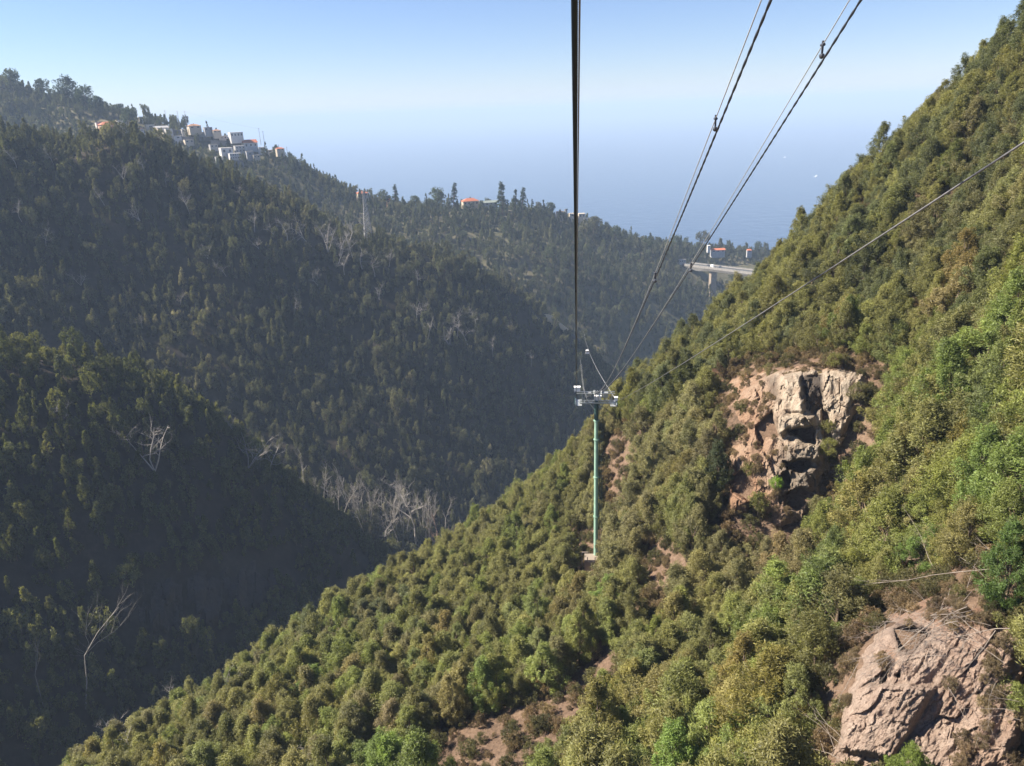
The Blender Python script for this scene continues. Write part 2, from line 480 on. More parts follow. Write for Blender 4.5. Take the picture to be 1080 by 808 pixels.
def terrain(name, S, x0, x1, y0, y1, step, m, label, cond=None, rough=0.4, rs=3.0):
    xs = np.arange(x0, x1 + step, step); ys = np.arange(y0, y1 + step, step)
    X, Y = np.meshgrid(xs, ys)
    Z = S.ground(X, Y) + rough * fbm(X / rs, Y / rs, 3, 77)
    V = np.stack([X, Y, Z], -1).reshape(-1, 3)
    nx, ny = len(xs), len(ys)
    i = np.arange(nx * ny).reshape(ny, nx)
    F = np.stack([i[:-1, :-1], i[:-1, 1:], i[1:, 1:], i[1:, :-1]], -1).reshape(-1, 4)
    if cond is not None:
        k = cond(X, Y).reshape(-1)
        F = F[k[F].all(1)]
    o = obj(name, mesh_np(name, V, F, m, True))
    return tag(o, label, None, None, 'structure')

# sea and a plain ground sheet under everything
sm, nt, so = mat("sea_water")
b = N(nt, 'ShaderNodeBsdfPrincipled', Roughness=0.22)
b.inputs['Base Color'].default_value = (0.012, 0.035, 0.075, 1)
b.inputs['Specular IOR Level'].default_value = 0.5
tc = N(nt, 'ShaderNodeTexCoord'); nn = N(nt, 'ShaderNodeTexNoise', Scale=0.02, Detail=6.0)
nt.links.new(tc.outputs['Object'], nn.inputs['Vector'])
bp = N(nt, 'ShaderNodeBump', Strength=0.5, Distance=6.0)
nt.links.new(nn.outputs[0], bp.inputs['Height']); nt.links.new(bp.outputs[0], b.inputs['Normal'])
nt.links.new(b.outputs[0], so.inputs[0])
HX = 45000.0
o = obj("sea", mesh_np("sea", [(-HX, -3000, SEA_Z), (HX, -3000, SEA_Z), (HX, HX, SEA_Z), (-HX, HX, SEA_Z)], [(0, 1, 2, 3)], sm))
tag(o, None, None, None, 'structure')

terrain("hillside", A, -130, 190, -60, 330, 1.6, M_SOIL_A, None, None, 0.7, 3.0)
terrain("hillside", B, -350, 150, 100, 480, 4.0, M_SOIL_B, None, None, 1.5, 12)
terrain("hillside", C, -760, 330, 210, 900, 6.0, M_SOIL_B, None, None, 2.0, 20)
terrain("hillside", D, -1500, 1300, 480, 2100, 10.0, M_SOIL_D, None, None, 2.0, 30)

# haze: one closed box of even density round everything, sky outside it
hm, nt, ho = mat("haze_air")
pv = N(nt, 'ShaderNodeVolumePrincipled', Density=HAZE_DENSITY, Anisotropy=0.0)
pv.inputs['Color'].default_value = (0.56, 0.74, 1.0, 1)
nt.links.new(pv.outputs[0], ho.inputs['Volume'])
hb = MB().box((0, HX / 2 - 1500, (90 + SEA_Z - 1) / 2), (2 * HX + 200, HX + 3200, 90 - SEA_Z + 1))
tag(hb.build("haze", hm), "thin blue sea haze filling the valley", "haze", None, 'stuff')

# ------------------------------------------------------------------ plants: meshes
def leaf_cloud(centres, radii, per, size, asp, rs, up=0.35, flat=1.0, axes=None, elong=1.9):
    """many small leaf quads in plumes; centres (k,3), radii (k,), per = leaves per plume"""
    k = len(centres)
    n = k * per
    if axes is None:
        axes = np.stack([rs.normal(size=k) * 0.4, rs.normal(size=k) * 0.4, np.ones(k)], -1)
    axes = axes / np.linalg.norm(axes, axis=1)[:, None]
    c = np.repeat(centres, per, 0); r = np.repeat(radii * (0.8 + 0.4 * rs.random(k)), per); ax = np.repeat(axes, per, 0)
    u = rs.random(n) ** 0.8
    d = rs.normal(size=(n, 3)); d -= ax * (d * ax).sum(1)[:, None]; d /= np.linalg.norm(d, axis=1)[:, None]
    w = np.sqrt(np.clip(1 - (1.25 * u - 0.25) ** 2, 0.03, 1)) * rs.random(n) ** 0.5
    p = c + ax * ((u - 0.45) * elong * r * flat)[:, None] + d * (r * w)[:, None]
    p += rs.normal(size=(n, 3)) * (r * 0.12)[:, None]
    t = d * 0.8 + ax * 0.5 + rs.normal(size=(n, 3)) * 0.55; t /= np.linalg.norm(t, axis=1)[:, None]
    out = p - np.array([centres[:, 0].mean(), centres[:, 1].mean(), centres[:, 2].mean() * 0.85]); out /= np.linalg.norm(out, axis=1)[:, None]
    nrm = d * 0.55 + out * 0.55 + rs.normal(size=(n, 3)) * 0.5 + np.array([0, 0, up])
    nrm -= t * (nrm * t).sum(1)[:, None]; nrm /= np.linalg.norm(nrm, axis=1)[:, None]
    b = np.cross(nrm, t)
    L = size * (0.55 + 0.9 * rs.random(n))[:, None]; W = L * asp
    V = np.stack([p - t * L / 2, p - b * W / 2 + nrm * L * 0.08, p + t * L / 2 - nrm * L * 0.1, p + b * W / 2 + nrm * L * 0.08], 1).reshape(-1, 3)
    F = np.arange(n * 4).reshape(n, 4)
    tone = np.repeat(np.repeat(rs.random(k), per), 4)
    return V, F, tone

def crown_points(rs, n, h0, h1, rad, profile, lean=(0, 0)):
    """clump centres near the surface of an uneven crown"""
    out = []
    while len(out) < n:
        t = rs.random()
        a = rs.random() * 2 * math.pi
        w = profile(t) * rad
        rr = w * (0.35 + 0.65 * math.sqrt(rs.random())) * (0.8 + 0.4 * rs.random())
        out.append((math.cos(a) * rr + lean[0] * t, math.sin(a) * rr + lean[1] * t, h0 + (h1 - h0) * t))
    return np.array(out)

def limb_mesh(rs, h, targets, r0=0.13, lean=(0, 0), n=5):
    mb = MB()
    top = (lean[0] * 0.8, lean[1] * 0.8, h * 0.85)
    mid = (lean[0] * 0.3 + rs.normal() * 0.12, lean[1] * 0.3 + rs.normal() * 0.12, h * 0.4)
    mb.tube([(0, 0, -1.2), (0, 0, 0.1), mid, top], [r0 * 1.25, r0, r0 * 0.7, r0 * 0.2], n)
    for t in targets:
        z = min(t[2] * (0.35 + 0.25 * rs.random()), h * 0.75)
        f = z / (h * 0.85)
        s = (lean[0] * f * 0.7, lean[1] * f * 0.7, z)
        m = ((s[0] + t[0]) / 2 + rs.normal() * 0.15, (s[1] + t[1]) / 2 + rs.normal() * 0.15, (s[2] + t[2]) / 2 + 0.15)
        mb.tube([s, m, tuple(t)], [r0 * 0.5, r0 * 0.3, r0 * 0.08], 4, False)
    return mb

PROFILE_ACACIA = lambda t: (0.5 + 0.62 * math.sin(math.pi * min(1, t * 1.25))) * (1 - 0.72 * t ** 2)
PROFILE_ROUND = lambda t: math.sqrt(max(0.02, 1 - (2 * t - 0.9) ** 2 / 1.25))
PROFILE_PINE = lambda t: 0.12 + 0.88 * (1 - t)
PROFILE_CYPRESS = lambda t: (0.55 + 0.45 * math.sin(min(1, t * 2.2) * 1.57)) * (1 - t ** 3 * 0.85)
PROFILE_UMBRELLA = lambda t: 0.5 + 0.5 * math.sqrt(max(0, 1 - (1.6 * t - 0.6) ** 2))

def plant_meshes(kind, seed, h, rad, clumps, per, size, asp, profile, h0=0.3, clr=0.22, nlimb=9, trunk_r=0.12, flat=1.0, up=0.35, elong=1.9):
    rs = np.random.default_rng(seed)
    lean = (rs.normal() * 0.08 * h, rs.normal() * 0.08 * h)
    cen = crown_points(rs, clumps, h * h0, h, rad, profile, lean)
    rr = rad * clr * (0.6 + 0.8 * rs.random(clumps))
    axes = np.stack([cen[:, 0] * 0.35 / rad + rs.normal(size=clumps) * 0.3, cen[:, 1] * 0.35 / rad + rs.normal(size=clumps) * 0.3, np.ones(clumps)], -1)
    V, F, tone = leaf_cloud(cen, rr, per, size, asp, rs, up, flat, axes, elong)
    cm = mesh_np("crown", V, F, M_LEAF)
    at = cm.attributes.new("tone", 'FLOAT', 'POINT'); at.data.foreach_set('value', tone.astype(np.float32))
    tm = limb_mesh(rs, h, cen[rs.choice(clumps, min(nlimb, clumps), replace=False)], trunk_r, lean).mesh("trunk", M_BARK, True)
    return cm, tm

# near acacias (fine leaves), nearest acacias (finer still), far trees (coarser)
ACACIA = [plant_meshes('a', 100 + k, [6.2, 5.2, 6.8, 5.6, 6.4, 4.8][k], [2.0, 2.1, 2.0, 2.3, 1.7, 1.9][k], 46, 190, 0.30, 0.26, PROFILE_ACACIA, 0.2, 0.27, elong=2.5) for k in range(6)]
FINE = [plant_meshes('f', 150 + k, [6.2, 5.4, 6.8, 5.2, 6.4, 5.8][k], [2.2, 2.2, 1.9, 2.4, 2.0, 2.3][k], 90, 250, 0.20, 0.20, PROFILE_ACACIA, 0.10, 0.19, 18, elong=2.9) for k in range(6)]
FAR = [plant_meshes('r', 200 + k, [6.4, 5.4, 7.2, 6.0, 5.0, 8.2, 4.2, 7.6][k], [2.0, 2.1, 1.9, 2.4, 1.8, 1.5, 2.6, 2.8][k], [34, 34, 34, 34, 34, 26, 40, 30][k], [40, 40, 40, 40, 40, 30, 36, 46][k], 0.58, 0.45,
        [PROFILE_ACACIA, PROFILE_ROUND, PROFILE_ACACIA, PROFILE_ROUND, PROFILE_PINE, PROFILE_CYPRESS, PROFILE_ROUND, PROFILE_UMBRELLA][k], [0.16, 0.16, 0.16, 0.16, 0.16, 0.1, 0.05, 0.35][k], 0.3, 6, elong=[2.4, 2.4, 2.8, 2.0, 2.4, 3.0, 1.6, 2.2][k]) for k in range(8)]
BUSH = [plant_meshes('b', 250 + k, 1.6, 1.1, 36, 60, 0.18, 0.3, PROFILE_ROUND, 0.05, 0.3, 8, 0.04) for k in range(3)]
PINE = [plant_meshes('p', 300 + k, 15, 3.2, 60, 26, 0.8, 0.4, PROFILE_PINE, 0.14, 0.3, 24, 0.25, 0.35, 0.8) for k in range(2)]
CYPRESS = [plant_meshes('c', 320 + k, 11, 1.2, 46, 26, 0.6, 0.5, PROFILE_CYPRESS, 0.05, 0.45, 4, 0.18) for k in range(2)]
ROUNDT = [plant_meshes('o', 340 + k, 11, 4.6, 60, 34, 0.8, 0.55, PROFILE_ROUND, 0.25, 0.3, 12, 0.3) for k in range(3)]
UMBR = [plant_meshes('u', 360, 11, 3.8, 44, 34, 0.7, 0.5, PROFILE_UMBRELLA, 0.55, 0.3, 12, 0.28)]

def tree(name, pair, loc, rz, s, tint, label, cat, group=None, tilt=(0, 0)):
    o = empty(name, loc, rz)
    o.rotation_euler = (tilt[0], tilt[1], rz)
    o.scale = (s, s, s) if not isinstance(s, tuple) else s
    tag(o, label, cat, group)
    c = obj("crown", pair[0], o); c["tint"] = list(tint)
    t = obj("trunk", pair[1], o)
    return o, c, t

# ------------------------------------------------------------------ scatter helper: geometry nodes, one object of kind stuff
def scatter(name, P, rot, scl, pick, tint, sources, label, cat):
    me = bpy.data.meshes.new(name)
    me.vertices.add(len(P)); me.vertices.foreach_set('co', np.asarray(P, np.float32).ravel())
    for an, ty, arr, k in (('rot', 'FLOAT_VECTOR', rot, 'vector'), ('scl', 'FLOAT_VECTOR', scl, 'vector'), ('pick', 'INT', pick, 'value'), ('tint', 'FLOAT_VECTOR', tint, 'vector')):
        a = me.attributes.new(an, ty, 'POINT')
        a.data.foreach_set(k, np.asarray(arr, np.int32 if ty == 'INT' else np.float32).ravel())
    o = obj(name, me)
    tag(o, label, cat, None, 'stuff')
    g = bpy.data.node_groups.new(name, 'GeometryNodeTree')
    g.interface.new_socket("Geometry", in_out='INPUT', socket_type='NodeSocketGeometry')
    g.interface.new_socket("Geometry", in_out='OUTPUT', socket_type='NodeSocketGeometry')
    gi = g.nodes.new('NodeGroupInput'); go = g.nodes.new('NodeGroupOutput')
    out = g.nodes.new('GeometryNodeJoinGeometry')
    def attr(n, ty):
        a = g.nodes.new('GeometryNodeInputNamedAttribute'); a.data_type = ty; a.inputs['Name'].default_value = n
        return [x for x in a.outputs if x.enabled and x.name == 'Attribute'][0]
    ar, asc, ap = attr('rot', 'FLOAT_VECTOR'), attr('scl', 'FLOAT_VECTOR'), attr('pick', 'INT')
    for k, objs in enumerate(sources):
        j = g.nodes.new('GeometryNodeJoinGeometry')
        for so_ in objs:
            oi = g.nodes.new('GeometryNodeObjectInfo'); oi.inputs['Object'].default_value = so_
            oi.inputs['As Instance'].default_value = False
            g.links.new(oi.outputs['Geometry'], j.inputs[0])
        gti = g.nodes.new('GeometryNodeGeometryToInstance')
        g.links.new(j.outputs[0], gti.inputs[0])
        cmp = g.nodes.new('FunctionNodeCompare'); cmp.data_type = 'INT'; cmp.operation = 'EQUAL'
        ia = [x for x in cmp.inputs if x.enabled]
        g.links.new(ap, ia[0]); ia[1].default_value = k
        iop = g.nodes.new('GeometryNodeInstanceOnPoints')
        g.links.new(gi.outputs[0], iop.inputs['Points'])
        g.links.new(gti.outputs[0], iop.inputs['Instance'])
        g.links.new(cmp.outputs[0], iop.inputs['Selection'])
        g.links.new(ar, iop.inputs['Rotation']); g.links.new(asc, iop.inputs['Scale'])
        g.links.new(iop.outputs[0], out.inputs[0])
    g.links.new(out.outputs[0], go.inputs[0])
    md = o.modifiers.new("scatter", 'NODES'); md.node_group = g
    return o

def inpoly(px, py, poly):
    c = np.zeros(np.shape(px), bool)
    n = len(poly)
    for i in range(n):
        x0, y0 = poly[i]; x1, y1 = poly[(i + 1) % n]
        cond = ((y0 > py) != (y1 > py))
        with np.errstate(divide='ignore', invalid='ignore'):
            c ^= cond & (px < (x1 - x0) * (py - y0) / ((y1 - y0) if y1 != y0 else 1e-9) + x0)
    return c

CLIFF1 = [(752, 395), (790, 378), (850, 372), (915, 385), (930, 400), (925, 425), (905, 450), (888, 480), (872, 520), (850, 560), (820, 565), (795, 545), (760, 545), (755, 480), (775, 450), (760, 420)]
CLIFF2 = [(895, 690), (915, 655), (960, 628), (1020, 620), (1060, 650), (1090, 670), (1090, 830), (870, 830), (868, 770), (885, 735)]
BARE = [CLIFF1, CLIFF2,
        [(638, 462), (676, 448), (674, 492), (662, 545), (634, 528)],
        [(670, 586), (702, 576), (724, 632), (690, 650)],
        [(664, 684), (620, 694), (572, 738), (500, 756), (455, 788), (450, 850), (540, 850), (588, 800), (612, 755)],
        [(604, 560), (640, 560), (648, 610), (604, 610)],
        [(815, 388), (845, 374), (900, 376), (915, 392), (830, 400)]]

def scatter_xy(x0, x1, y0, y1, step):
    xs = np.arange(x0, x1, step); ys = np.arange(y0, y1, step)
    X, Y = np.meshgrid(xs, ys)
    X = X + (rng.random(X.shape) - 0.5) * step * 0.95; Y = Y + (rng.random(Y.shape) - 0.5) * step * 0.95
    return X.ravel(), Y.ravel()

def visible(S, P, slack=1.5, t0=0.3, n=50):
    """not hidden behind the canopy of S as seen from the camera"""
    ok = np.ones(len(P), bool)
    for t in np.linspace(t0, 0.96, n):
        q = P * t
        ok &= q[:, 2] > S.canopy(q[:, 0], q[:, 1]) - slack
    return ok

# ------------------------------------------------------------------ cliffs
def poly_dist(px, py, poly):
    d = np.full(np.shape(px), 1e9)
    n = len(poly)
    for i in range(n):
        x0, y0 = poly[i]; x1, y1 = poly[(i + 1) % n]
        ex, ey = x1 - x0, y1 - y0
        t = np.clip(((px - x0) * ex + (py - y0) * ey) / (ex * ex + ey * ey + 1e-9), 0, 1)
        d = np.minimum(d, np.hypot(px - x0 - t * ex, py - y0 - t * ey))
    return np.where(inpoly(px, py, poly), d, -d)

def sstep(a, b, x):
    t = np.clip((x - a) / (b - a), 0, 1)
    return t * t * (3 - 2 * t)

def cliff(name, S, poly, d0, d1, step, bulge, edge_px, relief, soil, stain, m, label):
    xs = np.arange(min(p[0] for p in poly) - 8, max(p[0] for p in poly) + 8, step)
    ys = np.arange(min(p[1] for p in poly) - 8, max(p[1] for p in poly) + 8, step)
    X, Y = np.meshgrid(xs, ys)
    dd, _ = S.hit(X, Y, d0, d1, 260)
    jit = 9 * fbm(X / 13, Y / 13, 3, 4)
    sd = poly_dist(X, Y, poly) + jit
    w = sstep(-2, edge_px, sd)
    w2 = sstep(-3, 12, sd)
    d = dd + 0.8 - w * (bulge + 0.8) - w2 * relief(X, Y)
    CLIFF_POINTS.append((P_of(X, Y, d), soil(X, Y), sd))
    P = P_of(X, Y, d)
    ny, nx = X.shape
    i = np.arange(nx * ny).reshape(ny, nx)
    F = np.stack([i[1:, :-1], i[1:, 1:], i[:-1, 1:], i[:-1, :-1]], -1).reshape(-1, 4)
    F = F[(sd.ravel()[F] > -3).all(1)]
    me = mesh_np(name, P.reshape(-1, 3), F, m, False)
    for an, arr in (('soil', soil(X, Y)), ('stain', stain(X, Y))):
        a = me.attributes.new(an, 'FLOAT', 'POINT')
        a.data.foreach_set('value', np.asarray(arr, np.float32).ravel())
    return tag(obj(name, me), label, "cliff")

CLIFF_POINTS = []
def P_of(X, Y, d): return U(X, Y, d)

def soft_poly(X, Y, poly, w):
    return sstep(-w, w, poly_dist(X, Y, poly))

REC1 = [([(845, 397), (867, 395), (868, 428), (860, 438), (850, 432)], -0.9, 2), ([(829, 453), (858, 450), (860, 470), (845, 463)], -3.4, 1.6),
        ([(798, 449), (814, 433), (818, 447), (822, 462), (807, 461), (804, 471), (798, 462)], -3.6, 1.8), ([(769, 506), (783, 496), (797, 514), (788, 528), (773, 518)], -4.2, 2),
        ([(826, 487), (853, 484), (855, 492), (843, 500), (830, 494)], -3.0, 1.6), ([(822, 503), (832, 496), (834, 515), (823, 516)], -3.0, 1.6),
        ([(829, 521), (846, 513), (859, 523), (842, 538), (827, 537)], -2.6, 2), ([(867, 430), (873, 438), (879, 470), (870, 468)], -2.6, 1.5),
        ([(818, 436), (858, 440), (858, 450), (830, 453), (820, 460)], 1.8, 3), ([(830, 464), (864, 470), (866, 486), (830, 486)], 1.9, 3),
        ([(836, 498), (862, 494), (864, 515), (838, 514)], 1.2, 3), ([(870, 392), (912, 392), (905, 420), (886, 470), (876, 440)], 0.9, 4), ([(824, 394), (844, 396), (846, 436), (826, 432)], 0.8, 2)]
def relief1(X, Y):
    wx = X + 5 * fbm(X / 18, Y / 18, 3, 8); wy = Y + 5 * fbm(X / 18, Y / 18, 3, 9)
    v, f1, f2 = cells(wx / 15, wy / 30, 2); fac1 = cells.facet
    v2, g1, g2 = cells(wx / 5.5, wy / 9, 3); fac2 = cells.facet
    r = 0.5 * (v - 0.5) - 0.2 * (1 - sstep(0.0, 0.05, f2 - f1)) + 1.0 * fac1 + 0.14 * (v2 - 0.5) - 0.05 * (1 - sstep(0, 0.06, g2 - g1)) + 0.4 * fac2 + 1.6 * fbm(X / 40, Y / 45, 2, 5) + 0.35 * fbm(wx / 5, wy / 9, 4, 6)
    for poly, a, w in REC1: r = r + a * soft_poly(X + 2.5 * fbm(X / 7, Y / 7, 2, 31), Y + 2.5 * fbm(X / 7, Y / 7, 2, 32), poly, w)
    return r
soil1 = lambda X, Y: 0.9 * sstep(838, 795, X + 10 * fbm(X / 12, Y / 12, 3, 7)) + 0.9 * sstep(398, 386, Y + 6 * fbm(X / 9, Y / 9, 2, 8)) + 0.4 * sstep(500, 540, Y) - 0.15
stain1 = lambda X, Y: np.clip(0.92 * soft_poly(X, Y, REC1[0][0], 2.5) + 0.55 * soft_poly(X, Y, [(818, 478), (866, 470), (862, 540), (822, 545)], 12) + 0.6 * soft_poly(X, Y, [(808, 398), (820, 396), (822, 425), (812, 420)], 4), 0, 1)  # black rock stain, plus darker tone over the lower hollows and farther left
cliff("rock_cliff", A, CLIFF1, 70, 125, 1.3, 2.0, 26, relief1, soil1, stain1, M_ROCK1, "tall pale cliff face with dark hollows above the acacia slope right of the pylon")

REC2 = [([(943, 664), (960, 658), (976, 668), (962, 684), (950, 686)], -1.5, 1.5), ([(928, 712), (936, 702), (935, 718), (929, 721)], -1.0, 1.2), ([(944, 712), (949, 706), (949, 714)], -0.9, 1.2),
        ([(908, 722), (930, 722), (985, 725), (960, 770), (940, 800), (886, 790), (890, 745)], 0.9, 4), ([(944, 660), (956, 655), (974, 662), (972, 667), (958, 660)], 0.9, 2), ([(866, 770), (882, 752), (886, 776)], -1.4, 3)]
def relief2(X, Y):
    u = X * 0.8 + Y * 0.6; v_ = -X * 0.6 + Y * 0.8
    a, f1, f2 = cells((u + 6 * fbm(X / 25, Y / 25, 2, 3)) / 20, v_ / 46, 118); fac1 = cells.facet
    a2, g1, g2 = cells((u + 3 * fbm(X / 9, Y / 9, 2, 3)) / 7, v_ / 15, 119); fac2 = cells.facet
    r = 0.2 * (a - 0.5) - 0.08 * (1 - sstep(0, 0.04, f2 - f1)) + 0.5 * fac1 + 0.05 * (a2 - 0.5) - 0.02 * (1 - sstep(0, 0.05, g2 - g1)) + 0.16 * fac2 + 1.0 * fbm(X / 60, Y / 60, 2, 15) + 0.22 * fbm(u / 5, v_ / 9, 4, 16)
    for poly, k, w in REC2: r = r + k * soft_poly(X + 2 * fbm(X / 6, Y / 6, 2, 41), Y + 2 * fbm(X / 6, Y / 6, 2, 42), poly, w)
    return r
soil2 = lambda X, Y: 0.8 * soft_poly(X, Y, [(922, 690), (940, 682), (946, 696), (930, 706)], 4) + 0.95 * sstep(675, 640, Y + 10 * fbm(X / 14, Y / 14, 2, 4)) + 0.45 * sstep(960, 1040, X + 20 * fbm(X / 20, Y / 20, 3, 9)) - 0.2
dark2 = lambda X, Y: np.clip(0.8 * soft_poly(X, Y, [(940, 662), (958, 655), (980, 668), (962, 690), (948, 690)], 5) + 0.2 * soft_poly(X, Y, [(955, 735), (985, 700), (1000, 730), (970, 800), (940, 800)], 14), 0, 1)  # darker in the recess under the ledge and down the slab's middle
cliff("rock_cliff", A, CLIFF2, 32, 66, 1.1, 1.1, 26, relief2, soil2, dark2, M_ROCK2, "pinkish bare rock slab with dead branches lying over its top edge")

CLIFF3 = [(110, 640), (150, 610), (200, 605), (250, 590), (300, 578), (318, 600), (290, 640), (220, 665), (150, 675), (110, 665)]
relief3 = lambda X, Y: 5.0 * (cells(X / 9, Y / 40, 33)[0] - 0.5) + 3.0 * fbm(X / 10, Y / 26, 3, 34)
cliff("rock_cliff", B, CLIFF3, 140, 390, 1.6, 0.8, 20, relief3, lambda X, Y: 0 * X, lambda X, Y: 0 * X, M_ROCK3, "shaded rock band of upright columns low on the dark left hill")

# ------------------------------------------------------------------ cable car: near tower, far tower, ropes, cables
def hit1(S, px, py, d0, d1, canopy=False):
    d, ok = S.hit([px], [py], d0, d1, 500, canopy)
    return U(px, py, d[0]), d[0]

T_BASE, T_D = hit1(A, 628.5, 592, 90, 150)
T = Vector(T_BASE)
q = U(629, 424, 1.0)
# top of the pole stands above the base: same ground distance
k = math.hypot(T.x, T.y) / math.hypot(q[0], q[1])
TOPZ = q[2] * k
H = TOPZ - T.z
LINE = Vector((0.0926, 1, 0)).normalized()
RZ = math.atan2(-LINE.x, LINE.y)
tw = empty("cable_car_tower", T, RZ)
tag(tw, "green steel cable car tower with wide top frame on the wooded spur", "cable tower")
pole = MB().tube([(0, 0, -2), (0, 0, H * 0.4), (0, 0, H - 3.0)], [0.38, 0.36, 0.31], 18)
for z in (H * 0.3, H * 0.55, H * 0.78, H - 3.1): pole.tube([(0, 0, z - 0.06), (0, 0, z + 0.06)], 0.46, 18)
pole.build("pole", M_GREEN, tw, False)
MB().tube([(0, 0, H - 2.99), (0, 0, H + 0.1)], [0.34, 0.36], 18).build("pole_head", M_DGREEN, tw)
lad = MB()
for s in (-0.2, 0.2): lad.bar((0.55, s - 0.1, -1), (0.5, s - 0.1, H - 0.4), 0.05)
for k in range(int(H / 0.33)): lad.bar((0.53, -0.3, k * 0.33), (0.53, 0.1, k * 0.33), 0.035)
lad.build("ladder", M_DGREEN, tw)
hoop = MB()
for k in range(int(H / 1.0)):
    z = 2 + k * 1.0
    if z < H - 1: hoop.tube([(0.5, 0.2, z), (0.85, 0.25, z), (1.1, -0.1, z), (0.85, -0.45, z), (0.5, -0.4, z)], 0.022, 4)
for a in ((0.85, 0.25), (1.1, -0.1), (0.85, -0.45)): hoop.bar((a[0], a[1], 2), (a[0], a[1], H - 1.5), 0.03)
hoop.build("safety_cage", M_DGREEN, tw)
AW = 3.1
arm = MB()
for y in (-0.45, 0.45):
    arm.bar((-AW + 0.5, y, H), (AW - 0.4, y, H), 0.16, 0.22)
for x in np.linspace(-AW + 0.6, AW - 0.5, 9): arm.bar((x, -0.45, H), (x, 0.45, H), 0.06)
for s in (-1, 1):
    arm.bar((0.3 * s, 0, H - 1.3), (1.2 * s, 0, H - 0.05), 0.14)
arm.build("crossarm", M_STEEL, tw)
fr = MB()
for y in (-0.4, 0.4):
    fr.bar((-AW, y, H + 1.55), (AW - 0.3, y, H + 1.55), 0.11)
    for x in (-AW + 0.9, -AW + 1.6, AW - 1.5, AW - 0.75): fr.bar((x, y, H), (x, y, H + 1.55), 0.10)
    for x in (-0.3, 0.3): fr.bar((x, y, H), (x * 0.5, y, H + 1.75), 0.12)
    fr.bar((-AW + 0.9, y, H), (-AW + 1.6, y, H + 1.5), 0.05); fr.bar((AW - 1.5, y, H + 1.5), (AW - 0.75, y, H), 0.05)
fr.build("gantry_frame", M_STEEL, tw)
for s, zz in ((-1, H + 0.0), (1, H - 0.1)):
    sb = MB()
    x = s * (AW - 0.1) - (0.2 if s < 0 else 0)
    sb.bar((x, -1.4, zz), (x, 1.4, zz - 0.05), 0.16, 0.26)
    sh = sb.build("sheave_beam", M_STEEL, tw)
    for yy in (-1.2, -0.75, -0.3, 0.3, 0.75, 1.2):
        MB().tube([(x + 0.12 * s - 0.05, yy, zz + 0.12), (x + 0.12 * s + 0.05, yy, zz + 0.12)], 0.2, 12).build("sheave", M_DGREEN, sh)
    MB().box((x - 0.55 * s, 0, zz - 0.12), (0.8, 2.6, 0.05)).build("work_platform", M_STEEL, tw)
for x, z, sx, sz, m in ((-AW + 0.15, H + 2.15, 0.95, 0.8, M_WHITE), (0.18, H + 0.65, 1.05, 0.85, M_WHITE), (-1.1, H + 1.2, 0.55, 0.55, M_STEEL), (1.35, H + 1.15, 0.75, 0.8, M_STEEL), (AW - 0.1, H + 0.5, 0.5, 0.6, M_WHITE)):
    bx_ = MB(); bx_.box((x, 0.1, z), (sx, 0.6, sz * 0.75), None, 0.9); bx_.box((x, 0.1, z + sz * 0.42), (sx * 1.08, 0.7, 0.06))
    for s in (-1, 1): bx_.bar((x + s * sx * 0.4, 0.1, z - sz * 0.36), (x + s * sx * 0.4, 0.1, z - sz * 0.75), 0.05)
    bx_.build("equipment_box", m, tw)
for x in (-0.35, 0.75): MB().tube([(x, -0.7, H + 1.55), (x, -0.3, H + 1.78), (x, 0.3, H + 1.78), (x, 0.7, H + 1.5)], 0.09, 6).build("cable_saddle", M_STEEL, tw)
for z in (H * 0.62, H * 0.42): MB().bar((0.3, -0.1, z), (0.62, -0.1, z), 0.06).build("ladder_bracket", M_STEEL, tw)

# concrete platform with railing at the tower foot
pf = empty("tower_platform", T + Vector((-0.9, -0.9, 0)), RZ)
tag(pf, "small concrete landing with railing posts at the foot of the green tower", "platform")
MB().box((0.2, 0.3, 0.0), (2.6, 1.9, 2.6)).build("slab", M_CONCW, pf)
MB().box((-0.05, -1.05, 0.9), (1.2, 0.16, 0.9)).build("parapet", M_CONCW, pf)
for x, y in ((-1.5, -1.0), (-0.62, -1.02), (0.62, -1.04), (1.8, -1.0)): MB().bar((x, y, 0.5), (x, y, 3.0 if x < -1 else 2.1), 0.13).build("post", M_CONCW, pf)
MB().bar((-1.56, -1.0, 2.99), (-0.5, -1.0, 2.99), 0.16).build("handrail", M_CONCW, pf)
MB().bar((0.62, -1.04, 2.08), (1.9, -1.04, 2.08), 0.09).bar((0.62, -1.04, 1.4), (1.9, -1.04, 1.4), 0.05).build("handrail", M_CONCW, pf)

def local(x, y, z): return tw.matrix_basis @ Vector((x, y, z))

# far tower on the tan clearing
F_BASE, F_D = hit1(C, 611, 351, 440, 780)
FB = Vector(F_BASE)
FH = 11.0
ft = empty("cable_car_tower", FB, RZ)
tag(ft, "distant pale cable car tower beside the tan clearing", "cable tower")
MB().tube([(0, 0, -3), (0, 0, FH)], [0.6, 0.45], 12).build("pole", M_GREEN, ft)
fa = MB().bar((-AW, 0, FH), (AW, 0, FH), 0.35).bar((-AW, 0, FH + 1.6), (AW, 0, FH + 1.6), 0.25)
for x in (-AW, -AW / 2, 0, AW / 2, AW): fa.bar((x, 0, FH), (x, 0, FH + 1.6), 0.22)
fa.build("crossarm", M_STEEL, ft)
for x, z in ((-AW, FH + 0.2), (AW * 0.1, FH - 0.3)):
    MB().box((x, -0.6, z), (1.7, 1.0, 1.7), None, 0.85).box((x, -0.6, z + 1.0), (1.9, 1.2, 0.2)).build("equipment_box", M_WHITE, ft)
def flocal(x, y, z): return ft.matrix_basis @ Vector((x, y, z))

